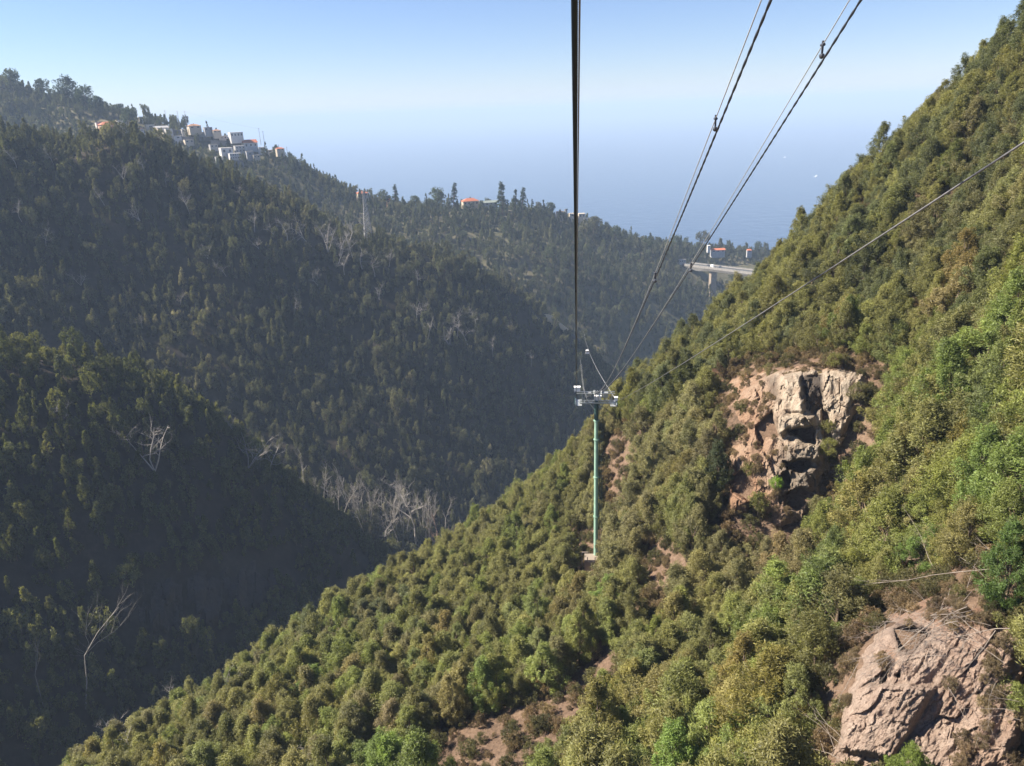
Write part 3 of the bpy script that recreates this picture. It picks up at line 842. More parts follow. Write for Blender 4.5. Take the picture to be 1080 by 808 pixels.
def near_curve(p0, p1, p2, y_end=-14.0, n=90):
    """plan-straight from p0 to p2, height quadratic through the three"""
    p0, p1, p2 = (np.asarray(p, float) for p in (p0, p1, p2))
    co = np.polyfit([p0[1], p1[1], p2[1]], [p0[2], p1[2], p2[2]], 2)
    ys = np.concatenate([np.linspace(y_end, 25, 60), np.linspace(26, p2[1], 50)])
    out = []
    for y in ys:
        t = (y - p0[1]) / (p2[1] - p0[1])
        out.append(Vector((p0[0] + t * (p2[0] - p0[0]), y, np.polyval(co, y))))
    return out

def on_plane(px, py, p0, p2):
    """point where a pixel ray meets the vertical plane through p0 and p2"""
    r = U(px, py, 1.0)
    n_ = np.array([p2[1] - p0[1], -(p2[0] - p0[0]), 0.0])
    return r * (n_ @ np.asarray(p0)) / (n_ @ r)

def sag_curve(a, b, sag, n=40):
    a, b = Vector(a), Vector(b)
    return [a.lerp(b, t) - Vector((0, 0, 4 * sag * t * (1 - t))) for t in np.linspace(0, 1, n)][1:]

def twisted(pts, rad, lobes, lay, n, amp):
    """stranded rope as one tube with a twisted lobed section"""
    P = np.array([list(p) for p in pts])
    s = np.concatenate([[0], np.cumsum(np.linalg.norm(np.diff(P, axis=0), axis=1))])
    step = lay / lobes / 4.0
    ss = np.arange(0, s[-1], step)
    Q = np.stack([np.interp(ss, s, P[:, k]) for k in range(3)], -1)
    t = np.gradient(Q, axis=0); t /= np.linalg.norm(t, axis=1)[:, None]
    side = np.cross(t, [0, 0, 1.0]); side /= np.linalg.norm(side, axis=1)[:, None]
    up = np.cross(side, t)
    a = np.linspace(0, 2 * math.pi, n, endpoint=False)
    tw_ = 2 * math.pi * ss / lay
    r = rad * (1 - amp + amp * np.abs(np.cos((a[None] - tw_[:, None]) * lobes / 2)) * 1.6)
    V = Q[:, None] + r[..., None] * (np.cos(a)[None, :, None] * side[:, None] + np.sin(a)[None, :, None] * up[:, None])
    m = len(ss)
    i = np.arange(m * n).reshape(m, n)
    j = np.roll(i, -1, 1)
    F = np.stack([i[:-1], j[:-1], j[1:], i[1:]], -1).reshape(-1, 4)
    return V.reshape(-1, 3), F

def split_at(pts, y):
    return [p for p in pts if p.y <= y], [p for p in pts if p.y >= y]

# left haul rope, passing straight over the camera
left_end = local(-AW + 0.0, 0, H + 0.35)
lc = near_curve(U(606, 0, 5.0), U(606.5, 200, 10.3), left_end)
far_left = sag_curve(left_end, flocal(-AW, 0, FH + 0.3), 6.0)
a_, b_ = split_at(lc, 22.0)
V, F = twisted([p for p in a_ if p.y > -14], 0.0225, 6, 0.20, 18, 0.22)
rope = obj("haul_rope", mesh_np("haul_rope", V, F, M_ROPE, True))
tag(rope, "thick dark stranded rope running straight down to the tower's outer left arm", "rope")
MB().tube([a_[-1]] + b_ + far_left, [0.027] * (len(b_) + 1) + [0.05] * len(far_left), 8).build("rope_span", M_ROPE, rope, True)
off = Vector((0.035, 0, 0.03))
MB().tube([p + off for p in lc], 0.008, 5).build("rope_highlight", M_WIRE, rope, True)  # lighter strip along the rope's right side stands in for its highlight
# right haul rope
right_end = local(AW + 0.0, 0, H + 0.15)
p_r = U(1082, 149, 10.3)
mid = on_plane(790, 339, np.asarray(p_r), np.asarray(right_end))
rc = near_curve(p_r, mid, right_end)
far_right = sag_curve(right_end, flocal(AW, 0, FH + 0.2), 7.5)
a_, b_ = split_at(rc, 24.0)
V, F = twisted(a_, 0.016, 6, 0.20, 14, 0.2)
rr_ = obj("haul_rope", mesh_np("haul_rope", V, F, M_WIRE, True))
tag(rr_, "grey rope slanting past the cliff to the tower's outer right arm", "rope")
MB().tube([a_[-1]] + b_, 0.018, 8).build("rope_span", M_WIRE, rr_, True)
MB().tube([right_end] + far_right, 0.04, 6).build("rope_span", M_PALEWIRE, rr_, True)  # same rope, but paler colour beyond the tower so it reads sunlit

# two aerial cable pairs over the middle of the tower: straight messenger wire + twisted bundle, joined by clamps
def aerial_pair(top_thin, top_thick, dtop, midpt, dmid, tx, clamps, side):
    end = local(tx, 0, H + 1.85)
    fe = flocal(tx * 0.6, 0, FH + 1.7)
    p0 = U(top_thin[0], top_thin[1], dtop); pm = on_plane(midpt[0], midpt[1], p0, np.asarray(end))
    # middle sits on the straight plan line; sag from the photo
    c = near_curve(p0, pm, end)
    far = sag_curve(end, fe, 26.0 if tx < 0 else 30.0)
    w = MB().tube(c + far, [0.0085] * len(c) + [0.045] * len(far), 6).build("messenger_wire", M_PALEWIRE, None, True)
    tag(w, f"thin straight wire of the {side} aerial pair above the tower's middle", "wire")
    q0 = U(top_thick[0], top_thick[1], dtop * 1.005)
    e2 = end - Vector((0, 0, 0.25)); c2 = near_curve(q0, on_plane(midpt[0] + 4, midpt[1], q0, np.asarray(e2)), e2)
    a2, b2 = split_at(c2, 60.0)
    V, F = twisted(a2, 0.017, 2, 0.7, 10, 0.4)
    k = obj("bundled_cable", mesh_np("bundled_cable", V, F, M_BLACKCABLE, True))
    tag(k, f"thicker twisted dark cable hung below the {side} aerial wire", "cable")
    V, F = twisted([a2[-1]] + b2, 0.021, 2, 2.0, 8, 0.45)
    dots = MB().add(V, [tuple(f) for f in F])
    for p, p_2 in zip(b2[:-1], b2[1:]):
        for f in (0, 0.25, 0.5, 0.75):
            z = p.lerp(p_2, f)
            dots.tube([z + Vector((0, 0, 0.02)), z - Vector((0, 0, 0.12))], 0.038, 6)
    dots.build("cable_span", M_BLACKCABLE, k)
    arr = np.array([list(p) for p in c]); xs, ys, ds = proj(arr)
    arr2 = np.array([list(p) for p in c2]); xs2, ys2, ds2 = proj(arr2)
    fwd = ds > 1
    for cy in clamps:
        order = np.argsort(ys[fwd]); order2 = np.argsort(ys2[ds2 > 1])
        P = Vector([np.interp(cy, ys[fwd][order], arr[fwd][order][:, i]) for i in range(3)])
        Q = Vector([np.interp(cy, ys2[ds2 > 1][order2], arr2[ds2 > 1][order2][:, i]) for i in range(3)])
        near = P.y < 20
        s = 0.75 if near else 1.1
        cl = MB()
        cl.bar(P + Vector((0, 0, 0.06)), P - Vector((0, 0, 0.26 * s)), 0.035 * s, 0.03)
        cl.tube([P - LINE * 0.09 * s, P + LINE * 0.09 * s], 0.032 * s, 8)
        cl.tube([P - Vector((0, 0, 0.2 * s)) - LINE * 0.1 * s, P - Vector((0, 0, 0.22 * s)), P - Vector((0, 0, 0.2 * s)) + LINE * 0.1 * s], [0.03 * s, 0.055 * s, 0.03 * s], 8)
        cl.build("cable_clamp", M_BLACKCABLE, k)
    return w, k
aerial_pair((803, 0), (813, 0), 9.2, (714, 230), 30.0, -0.35, (125, 288), "left")
aerial_pair((896, 0), (908, 0), 10.4, (752, 240), 32.0, 0.75, (47, 278), "right")

# white cabin riding the rope beyond the tower
arr = np.array([list(p) for p in far_right]); xs, ys, ds = proj(arr)
kk = int(np.argmin(np.abs(ys - 366)))
cp = far_right[kk]
cb = empty("gondola_cabin", cp - Vector((0, 0, 0)), RZ)
tag(cb, "small white gondola cabin hanging on the rope beyond the tower", "gondola")
MB().box((0, 0, -3.6), (1.9, 1.9, 1.0), None, 0.92).box((0, 0, -2.25), (1.75, 1.75, 0.25), None, 0.8).build("body", M_WHITE, cb)
MB().box((0, 0, -2.75), (1.72, 1.72, 0.78)).build("window", M_GLASS, cb)
MB().bar((0, 0, 0.1), (0.3, 0, -1.0), 0.12).bar((0.3, 0, -1.0), (0, 0, -2.2), 0.12).build("hanger", M_STEEL, cb)

# ------------------------------------------------------------------ bridge across the far valley
br_l, _d = hit1(D, 722, 278, 650, 950)
br_l = Vector(br_l)
br_r = Vector(U(812, 289, _d * 0.80))
dirb = (br_r - br_l); dirb.z = 0
L = dirb.length + 60
rzb = math.atan2(dirb.y, dirb.x)
bg_ = empty("viaduct", br_l, rzb)
tag(bg_, "concrete road viaduct on a tall pier emerging from behind the sunlit slope", "bridge")
slope = (br_r.z - br_l.z) / dirb.length
def bp_(t, y, z): return (t, y, z + slope * t)
deck = MB()
for a, b2, h0, h1 in ((-14, 18, 3.2, 3.4), (18, 32, 3.4, 4.0), (32, 40, 4.0, 5.2), (40, 50, 5.2, 5.2), (50, 66, 5.2, 4.0), (66, L, 4.0, 3.4)):
    Vv = []
    for t, h in ((a, h0), (b2, h1)):
        zt = slope * t
        Vv += [(t, -7.5, zt), (t, 7.5, zt), (t, 7.5, zt - 1.2), (t, 6.0, zt - h), (t, 3.0, zt - h - 0.01), (t, -3.0, zt - h - 0.01), (t, -6.0, zt - h), (t, -7.5, zt - 1.2)]
    Ff = [tuple((k, (k + 1) % 8, 8 + (k + 1) % 8, 8 + k)) for k in range(8)]
    deck.add(Vv, Ff)
deck.build("deck", M_CONC, bg_)
MB().add([bp_(-14, -6.6, 0.02), bp_(L, -6.6, 0.02), bp_(L, 6.6, 0.02), bp_(-14, 6.6, 0.02)], [(0, 1, 2, 3)]).build("road_surface", M_ASPH, bg_)
for y in (-7.25, 7.25):
    p = MB(); p.bar(bp_(-14, y, 0.55), bp_(L, y, 0.55), 0.35, 1.0)
    p.build("parapet", M_CONC, bg_)
    g = MB()
    g.bar(bp_(-14, y, 1.45), bp_(L, y, 1.45), 0.12)
    for t in np.arange(-14, L, 4.0): g.bar(bp_(t, y, 1.0), bp_(t, y, 1.45), 0.1)
    g.build("railing", M_STEEL, bg_)
# pier under photo column 761
best = min(np.arange(20, 70, 0.5), key=lambda t: abs(proj(np.array([list(bg_.matrix_basis @ Vector(bp_(t, 0, -6)))]))[0][0] - 761.5))
MB().box((best, 0, slope * best - 4.2 - 32), (5.0, 6.5, 64)).build("pier", M_CONCW, bg_)
MB().box((best, 0, slope * best - 4.1), (6.2, 8.0, 1.4)).build("pier_head", M_CONC, bg_)

def car(t, y, body, m, label, s=1.0, tall=1.5, group=None):
    p = bg_.matrix_basis @ Vector(bp_(t, y, 0.03))
    o = empty(body, p, rzb)
    tag(o, label, "van" if body == "van" else "car", group)
    if body == "van":
        MB().box((-0.6, 0, 1.6), (4.6, 2.0, 2.2)).box((2.2, 0, 1.15), (1.2, 1.9, 1.3), None, 0.85).build("body", m, o)
    else:
        MB().box((0, 0, 0.62), (4.2, 1.75, 0.6)).box((-0.2, 0, 1.15), (2.4, 1.6, 0.55), None, 0.8).build("body", m, o)
    for x in (-1.4, 1.4):
        for yy in (-0.85, 0.85): MB().tube([(x, yy - 0.1, 0.33), (x, yy + 0.1, 0.33)], 0.33, 12).build("wheel", M_BLACKCABLE, o)
    MB().box((2.83 if body == "van" else 0.75, 0, 1.5 if body == "van" else 1.15), (0.05 if body == "van" else 0.7, 1.5, 0.5)).build("windscreen", M_GLASS, o)
car(best + 3, -2.5, "van", M_WHITE, "white van crossing the viaduct above the pier")
car(best + 10, 2.5, "car", M_CARPAINT, "dark car on the viaduct just past the white van")
car(best + 17, -2.5, "car", M_CARPAINT, "dark car on the viaduct close to the sunlit slope")
car(best - 16, 2.5, "car", M_CARPAINT, "dark car on the viaduct between far hillside and pier")

# ------------------------------------------------------------------ lattice pylon on the middle hill
PB = Vector(U(389, 254, 535)); PB.z = float(C.ground(PB.x, PB.y))
ptop = U(388, 199, 535)
PH = ptop[2] - PB.z
py_ = empty("lattice_pylon", PB, 0.3)
tag(py_, "grey steel lattice power pylon standing behind the middle hill's crest", "pylon")
lg = []
hw = lambda z: 2.6 * (1 - z / PH) + 0.55
for sx, sy in ((-1, -1), (1, -1), (1, 1), (-1, 1)):
    MB().bar((sx * hw(0), sy * hw(0), -2), (sx * hw(PH), sy * hw(PH), PH), 0.3).build("leg", M_WIRE, py_)
lt = MB()
nz = 12
zz = [PH * (1 - (1 - k / nz) ** 1.25) for k in range(nz + 1)]
for k in range(nz):
    a, b2 = hw(zz[k]), hw(zz[k + 1])
    for (x0, y0), (x1, y1) in (((-1, -1), (1, -1)), ((1, -1), (1, 1)), ((1, 1), (-1, 1)), ((-1, 1), (-1, -1))):
        lt.bar((x0 * a, y0 * a, zz[k]), (x1 * b2, y1 * b2, zz[k + 1]), 0.28); lt.bar((x1 * a, y1 * a, zz[k]), (x0 * b2, y0 * b2, zz[k + 1]), 0.28)
        lt.bar((x0 * b2, y0 * b2, zz[k + 1]), (x1 * b2, y1 * b2, zz[k + 1]), 0.2)
lt.build("lattice_bracing", M_PALEWIRE, py_)
for z in (PH * 0.86, PH * 0.97):
    MB().bar((-2.6, 0, z), (2.6, 0, z), 0.2).bar((-2.6, 0, z), (0, 0, z + 0.9), 0.12).bar((2.6, 0, z), (0, 0, z + 0.9), 0.12).build("crossarm", M_PALEWIRE, py_)

# ------------------------------------------------------------------ village on the far ridge
HOUSES = []
def on_d(px, py):
    d, ok = D.hit([px], [py], 620, 1010, 600, True)
    dd = d[0] if ok[0] else (790 if px < 400 else 830)
    P = Vector(U(px, py, dd))
    return P, dd

def house(px, py, w_px, h_px, roof, wall, roofm, label, cat="house", wins=2, rows=1, depth=0.8, turn=0.25, group=None, sink=0.9):
    P, d = on_d(px, py)
    P.z -= sink
    s = d / FOC
    w, h = w_px * s, h_px * s * 0.82
    dp = max(4.0, w * depth)
    rz = math.atan2(P.x, P.y) * -1 + turn
    o = empty("house" if cat == "house" else cat.replace(" ", "_"), P, rz)
    tag(o, label, cat, group)
    hb_ = h if roof == 'flat' else h * 0.62
    MB().box((0, dp / 2, hb_ / 2 - 3), (w, dp, hb_ + 6)).build("wall", wall, o)
    if roof == 'flat':
        MB().box((0, dp / 2, hb_ + 0.15), (w * 1.03, dp * 1.03, 0.3)).build("roof", roofm, o)
    elif roof == 'hip':
        a, b2, r = w * 0.55, dp * 0.55, h - hb_
        MB().add([(-a, dp / 2 - b2, hb_), (a, dp / 2 - b2, hb_), (a, dp / 2 + b2, hb_), (-a, dp / 2 + b2, hb_), (-a * 0.35, dp / 2, h), (a * 0.35, dp / 2, h)],
                 [(0, 1, 5, 4), (1, 2, 5), (2, 3, 4, 5), (3, 0, 4), (3, 2, 1, 0)]).build("roof", roofm, o)
    else:
        a, b2 = w * 0.54, dp * 0.56
        MB().add([(-a, dp / 2 - b2, hb_), (a, dp / 2 - b2, hb_), (a, dp / 2 + b2, hb_), (-a, dp / 2 + b2, hb_), (-a, dp / 2, h), (a, dp / 2, h)],
                 [(0, 1, 5, 4), (2, 3, 4, 5), (1, 2, 5), (3, 0, 4), (3, 2, 1, 0)]).build("roof", roofm, o)
    for r_ in range(rows):
        for k in range(wins):
            x = (k + 0.5) / wins * w - w / 2
            z = hb_ * (r_ + 0.55) / rows
            wn_ = MB().box((x, -0.04, z), (w / wins * 0.38, 0.12, hb_ / rows * 0.42)).build("window", M_GLASS, o)
    if sink < 2: HOUSES.append((px, py, w_px, h_px))
    return o

house(116, 136, 16, 10, 'hip', M_SALMON, M_TILE, "salmon house with bright orange hipped roof, first of the village above the dark hill", wins=3)
house(105, 132, 6, 4, 'flat', M_WALL, M_GREYWALL, "tiny white hut just beside the orange hipped roof house")
house(129, 131, 9, 6, 'flat', M_WALL, M_GREYWALL, "small white flat-roofed house right behind the orange hipped roof", wins=2)
house(132, 138, 12, 5, 'flat', M_WALL, M_WALL, "low white row house below the orange hipped roof's right side", wins=4)
house(146, 138, 11, 5, 'gable', M_WALL, M_TILEB, "low white house with thin brown roof in the middle of the row", wins=3)
house(144, 146, 4, 6, 'flat', M_WALL, M_WALL, "narrow white shed standing below the village row", wins=1)
house(150, 125, 6, 3, 'flat', M_WALL, M_GREYWALL, "white hut half hidden in shrubs above the village row", wins=1)
house(159, 135, 8, 5, 'flat', M_CREAM, M_CREAM, "cream box house left of the dark roofed villa", wins=1)
house(171, 137, 14, 6, 'gable', M_WALL, M_GREYWALL, "villa with dark grey pitched roof above the tall sunlit cream wall", wins=2)
house(179, 141, 7, 7, 'flat', M_WALL, M_GREYWALL, "bluish white house right of the tall cream wall", wins=1)
house(206, 135, 12, 6, 'hip', M_CREAM, M_TILEB, "cream house with orange brown roof on the village skyline", wins=2)
house(220, 137, 8, 4, 'flat', M_GREYWALL, M_GREYWALL, "low grey house among shrubs on the skyline", wins=2)
house(229, 139, 8, 4, 'hip', M_CREAM, M_TILEB, "small cream house with flat brown roof right of the grey skyline house", wins=2)
house(250, 144, 13, 6, 'flat', M_WALL, M_WALL, "white skyline house with a row of dark windows", wins=4)
house(252, 150, 8, 5, 'gable', M_GREYWALL, M_TILE, "grey house with thin red roof below the white skyline house", wins=2)
house(265, 155, 14, 10, 'gable', M_WALL, M_TILE, "white house with large bright orange roof at the village's right end", wins=3)
house(254, 160, 10, 8, 'flat', M_GREYWALL, M_GREYWALL, "grey two storey block between the white houses", wins=3, rows=2)
house(240, 162, 12, 8, 'flat', M_WALL, M_WALL, "white house stepping down the slope under the concrete terrace", wins=2, rows=1)
house(249, 167, 12, 7, 'flat', M_WALL, M_WALL, "lowest white house of the village with many windows", wins=5, rows=2)
house(264, 164, 7, 6, 'flat', M_GREYWALL, M_CONC, "small concrete garage under the big orange roof", wins=1)
house(285, 160, 6, 3, 'flat', M_CREAM, M_CREAM, "low beige shed on the crest past the village", wins=1)
house(296, 158, 8, 4, 'hip', M_CREAM, M_TILE, "small orange roofed house alone on the crest past the village", wins=2)
house(383, 206, 11, 6, 'hip', M_CREAM, M_TILE, "orange roofed house just behind the lattice pylon", wins=3)
house(411, 213, 5, 5, 'hip', M_SALMON, M_TILE, "small salmon house left of the pointed skyline tree")
house(497, 216, 17, 9, 'hip', M_CREAM, M_TILE, "long cream villa with red roof among the skyline pines", wins=4, depth=0.5)
house(516, 216, 18, 6, 'gable', M_GREYWALL, M_TILEG, "long low house with grey green roof right of the red roofed villa", wins=4, depth=0.4)
house(591, 227, 7, 5, 'flat', M_CREAM, M_TILEB, "small cream house left of the water tank on the ridge", wins=2)
house(604, 228, 6, 4, 'flat', M_CREAM, M_CREAM, "low cream house right of the water tank", wins=1)
house(614, 229, 7, 5, 'flat', M_CREAM, M_CREAM, "tan house touching the dark rope's right side", wins=2)
house(618, 233, 5, 4, 'flat', M_WALL, M_WALL, "little white hut below the tan house on the ridge", wins=1)
house(758, 260, 14, 4.5, 'gable', M_GREYWALL, M_TILE, "house with long orange roof above the viaduct", wins=3, depth=0.5, sink=6.5)
house(791, 261, 5, 4, 'hip', M_GREYWALL, M_TILE, "small orange roof peeping out beside the sunlit slope", wins=1, sink=5.5)
house(748, 259, 3, 2, 'flat', M_WALL, M_WALL, "tiny white hut left of the long orange roof", wins=1, sink=2.2)
house(720, 276, 7, 3, 'flat', M_GREYWALL, M_CONC, "grey building at the viaduct's far end", wins=3)

house(196, 139, 8, 4, 'flat', M_WALL, M_CREAM, "white low house just left of the orange brown skyline roof", wins=2)
house(213, 142, 9, 4, 'gable', M_GREYWALL, M_TILEB, "grey house with brown roof below the orange brown skyline roof", wins=3)
house(236, 146, 8, 4, 'flat', M_WALL, M_GREYWALL, "white flat house left of the white skyline house", wins=2)
house(226, 155, 8, 4, 'flat', M_GREYWALL, M_CONC, "grey hut on the middle terrace of the village", wins=2)
house(200, 150, 9, 4, 'flat', M_CREAM, M_CONC, "cream hut below the long grey terrace wall", wins=2)
house(276, 158, 6, 4, 'flat', M_WALL, M_WALL, "small white annex at the foot of the twin poles", wins=1)
house(271, 166, 7, 4, 'flat', M_CREAM, M_CONC, "cream shed below the big orange roof's right side", wins=2)
house(188, 146, 7, 4, 'flat', M_WALL, M_GREYWALL, "white hut at the left end of the long grey terrace wall", wins=1)
house(120, 141, 9, 4, 'flat', M_SALMON, M_TILEB, "low salmon annex under the orange hipped roof", wins=2)
house(231, 168, 6, 4, 'flat', M_GREYWALL, M_CONC, "grey shed left of the lowest white house", wins=1)

# sunlit tall cream wall and terrace walls
def wall_thing(p0, p1, hpx, m, label, thick=0.5):
    a, d = on_d(*p0); b2, d2 = on_d(*p1)
    h = hpx * d / FOC
    a.z -= 0.2; b2.z -= 0.2
    mb = MB()
    dirv = (b2 - a); n_ = Vector((dirv.y, -dirv.x, 0)).normalized() * thick / 2
    base = -3.0
    V = [a - n_ + Vector((0, 0, base)), b2 - n_ + Vector((0, 0, base)), b2 + n_ + Vector((0, 0, base)), a + n_ + Vector((0, 0, base)), a - n_ + Vector((0, 0, h)), b2 - n_ + Vector((0, 0, h)), b2 + n_ + Vector((0, 0, h)), a + n_ + Vector((0, 0, h))]
    c0 = Vector(a)
    o = MB().add([v - c0 for v in V], [(3, 2, 1, 0), (4, 5, 6, 7), (0, 1, 5, 4), (1, 2, 6, 5), (2, 3, 7, 6), (3, 0, 4, 7)]).build("retaining_wall", m, None, False, c0)
    return tag(o, label, "wall")
wall_thing((165, 141), (174, 148), 6.5, M_CREAM, "tall sunlit cream retaining wall below the dark roofed villa", 1.5)
wall_thing((183, 146), (250, 148), 2.2, M_CONC, "long grey terrace wall running through the village")
wall_thing((222, 150), (262, 152), 2.5, M_CONC, "grey terrace wall above the lowest white houses")
wall_thing((180, 138), (218, 142), 2.0, M_CONC, "upper grey garden wall below the village skyline")
wall_thing((126, 142), (162, 142), 1.6, M_WALL, "white garden wall along the front of the village row")
wall_thing((243, 174), (257, 174), 5.0, M_CONC, "concrete support wall under the lowest white house")

def utility_pole(px, py, hpx, label, group=None):
    P, d = on_d(px, py)
    h = hpx * d / FOC
    o = empty("utility_pole", P, 0.4)
    tag(o, label, "utility pole", group)
    MB().tube([(0, 0, -2), (0, 0, h)], [0.24, 0.16], 8).build("post", M_GREYWALL, o)
    MB().bar((-0.9, 0, h - 0.6), (0.9, 0, h - 0.6), 0.16).build("crossarm", M_GREYWALL, o)
    return P + Vector((0, 0, h - 0.5))
u1 = utility_pole(175.5, 127, 10, "thin pole on the shrub crest left of the village skyline house")
u2 = utility_pole(189, 130, 12, "slim utility pole left of the taller skyline pole")
u3 = utility_pole(197, 131, 13, "taller grey pole beside the orange brown skyline roof")
u4 = utility_pole(275, 151, 15, "left one of the twin poles past the big orange roof")
u5 = utility_pole(279, 152, 13, "right one of the twin poles past the big orange roof")
u6 = utility_pole(303, 161, 6, "short pole by the last small orange roof")
for a, b2, lab in ((u4, u3, "sagging power line between the skyline pole and the twin poles"),):
    pts = [a] + sag_curve(a, b2, 1.2, 14)
    tag(MB().tube(pts, 0.045, 5).build("power_line", M_GREYWALL), lab, "power line")

# water tank on legs
P, d = on_d(597, 228)
wt = empty("water_tank", P, 0.2); tag(wt, "dark capped tank on legs at the ridge top left of the rope", "water tank")
MB().tube([(0, 0, 3.5), (0, 0, 7.0)], 1.6, 12).build("tank", M_GREYWALL, wt)
MB().tube([(0, 0, 7.01), (0, 0, 7.8)], [2.1, 1.6], 12).build("lid", M_BLACKCABLE, wt)
for sx, sy in ((-1, -1), (1, -1), (1, 1), (-1, 1)): MB().bar((sx * 1.2, sy * 1.2, -3), (sx * 1.0, sy * 1.0, 3.5), 0.25).build("leg", M_GREYWALL, wt)

# two boats far out on the sea
for px, py, lab in ((828, 166, "small white boat far out on the hazy sea, farther one"), (861, 186, "small white boat with a short wake nearer the slope's skyline")):
    r = U(px, py, 1.0); k = SEA_Z / r[2]
    P = Vector(r * k)
    bo = empty("boat", P, 0.9); tag(bo, lab, "boat")
    L_ = 18.0
    MB().add([(-L_ / 2, -3, 0), (L_ / 3, -3.2, 0), (L_ / 2 + 3, 0, 0.5), (L_ / 3, 3.2, 0), (-L_ / 2, 3, 0), (-L_ / 2, -3.4, 3), (L_ / 3, -3.8, 3.2), (L_ / 2 + 6, 0, 4.2), (L_ / 3, 3.8, 3.2), (-L_ / 2, 3.4, 3)],
             [(0, 1, 6, 5), (1, 2, 7, 6), (2, 3, 8, 7), (3, 4, 9, 8), (4, 0, 5, 9), (5, 6, 7, 8, 9), (4, 3, 2, 1, 0)]).build("hull", M_WHITE, bo)
    MB().box((-2, 0, 5), (10, 4.6, 4), None, 0.85).box((-3, 0, 7.8), (5, 3.6, 1.6)).build("cabin", M_WHITE, bo)
    wk = MB(); wk.add([(-L_ / 2, -2.5, 0.25), (-L_ / 2, 2.5, 0.25), (-L_ / 2 - 30, 7, 0.25), (-L_ / 2 - 30, -7, 0.25)], [(0, 1, 2, 3)])
    wk.build("wake", M_WHITE, bo)

# ------------------------------------------------------------------ vegetation on the sunlit near slope
OLIVE, YELLOW, BROWN, DARK, FRESH = (0.182, 0.178, 0.056), (0.215, 0.205, 0.050), (0.190, 0.176, 0.074), (0.115, 0.126, 0.050), (0.165, 0.188, 0.046)
WORD = {OLIVE: "olive", YELLOW: "yellowish green", BROWN: "brownish olive", DARK: "dark green", FRESH: "fresh green"}

def place_of(px, py, d):
    if py < 330 and px > 780:
        if py < 0.0 + (1080 - px) * 0.9 + 60: return "along the sunlit slope's skyline"
        if px > 960: return "on the upper sunlit slope above the grey rope"
        return "on the steep sunlit slope between skyline and grey rope"
    if px > 640 and py < 0.75 * (800 - px) + 395 and px < 800: return "beside the slope's edge right of the pylon head"
    if px > 880 and py < 600: return "on the bright slope right of the tall cliff"
    if px > 880: return "around the pinkish bare rock slab"
    if px > 740 and py < 400: return "just above the tall pale cliff"
    if px > 740 and py > 560: return "below the tall pale cliff"
    if px > 640 and py < 570: return "between the pylon and the tall cliff"
    if px > 640: return "left of the bare rock slab, below the cliff"
    if px > 540 and py < 600: return "just left of the green pylon"
    if px > 520: return "below the green pylon's platform"
    if px > 330 and py < 660: return "on the lit spur edge above the dark ravine"
    if px > 330: return "around the reddish soil streak at the slope's foot"
    return "low on the lit spur edge beside the dark left hill"

bare_extra = BARE
gx, gy = scatter_xy(-110, 175, -20, 300, 2.6)
zc = A.canopy(gx, gy)
gz = A.ground(gx, gy)
P = np.stack([gx, gy, gz], -1)
px, py, pd = proj(P)
cx, cy, cdp = proj(np.stack([gx, gy, zc], -1))
keep = (pd > 22) & (px > -260) & (px < 1330) & (py < 1150)
for poly in bare_extra:
    near_poly = inpoly(px, py, poly) | inpoly(cx, cy, poly)
    keep &= ~near_poly
keep &= ~((poly_dist(cx, cy, CLIFF2) > -24) | (poly_dist(px, py, CLIFF2) > -14) | (poly_dist(cx, cy, CLIFF1) > -7))
P, cx, cy, cdp = P[keep], cx[keep], cy[keep], cdp[keep]
vis = visible(A, np.stack([P[:, 0], P[:, 1], P[:, 2] + 4.2 + 0.8], -1), 0.9)
n = len(P)
big = fbm(P[:, 0] / 22, P[:, 1] / 22, 3, 50)
sm_ = rng.random(n)
hgt = (0.62 + 0.62 * rng.random(n) ** 1.3) * np.where(pd[keep] < 85, 1.15, 1.0) + 0.3 * np.clip(fbm(P[:, 0] / 15, P[:, 1] / 15, 2, 51), -0.6, 0.6)
def tint_of(x, y, d, b, r):
    if x > 860 and y > 330: c = [(FRESH, 0.5), (OLIVE, 0.85), (YELLOW, 1)]
    elif x > 620 and x < 860 and 430 < y < 620: c = [(BROWN, 0.6), (OLIVE, 0.88), (FRESH, 1)]
    elif x > 600 and y >= 600: c = [(OLIVE, 0.5), (FRESH, 0.75), (YELLOW, 1)]
    elif y < 420 and x > 640: c = [(OLIVE, 0.55), (DARK, 0.8), (BROWN, 1)]
    else: c = [(OLIVE, 0.6), (FRESH, 0.75), (BROWN, 0.92), (DARK, 1)]
    r = min(0.999, max(0, r * 0.6 + (b + 0.5) * 0.4))
    return next(k for k, t in c if r <= t)
inframe = (cx > -15) & (cx < 1095) & (cy > -15) & (cy < 822)
score = np.where(vis & inframe, hgt / cdp, 0)
order = np.argsort(-score)
N_IND = 272
chosen = set(order[:N_IND].tolist())
src_first = {}
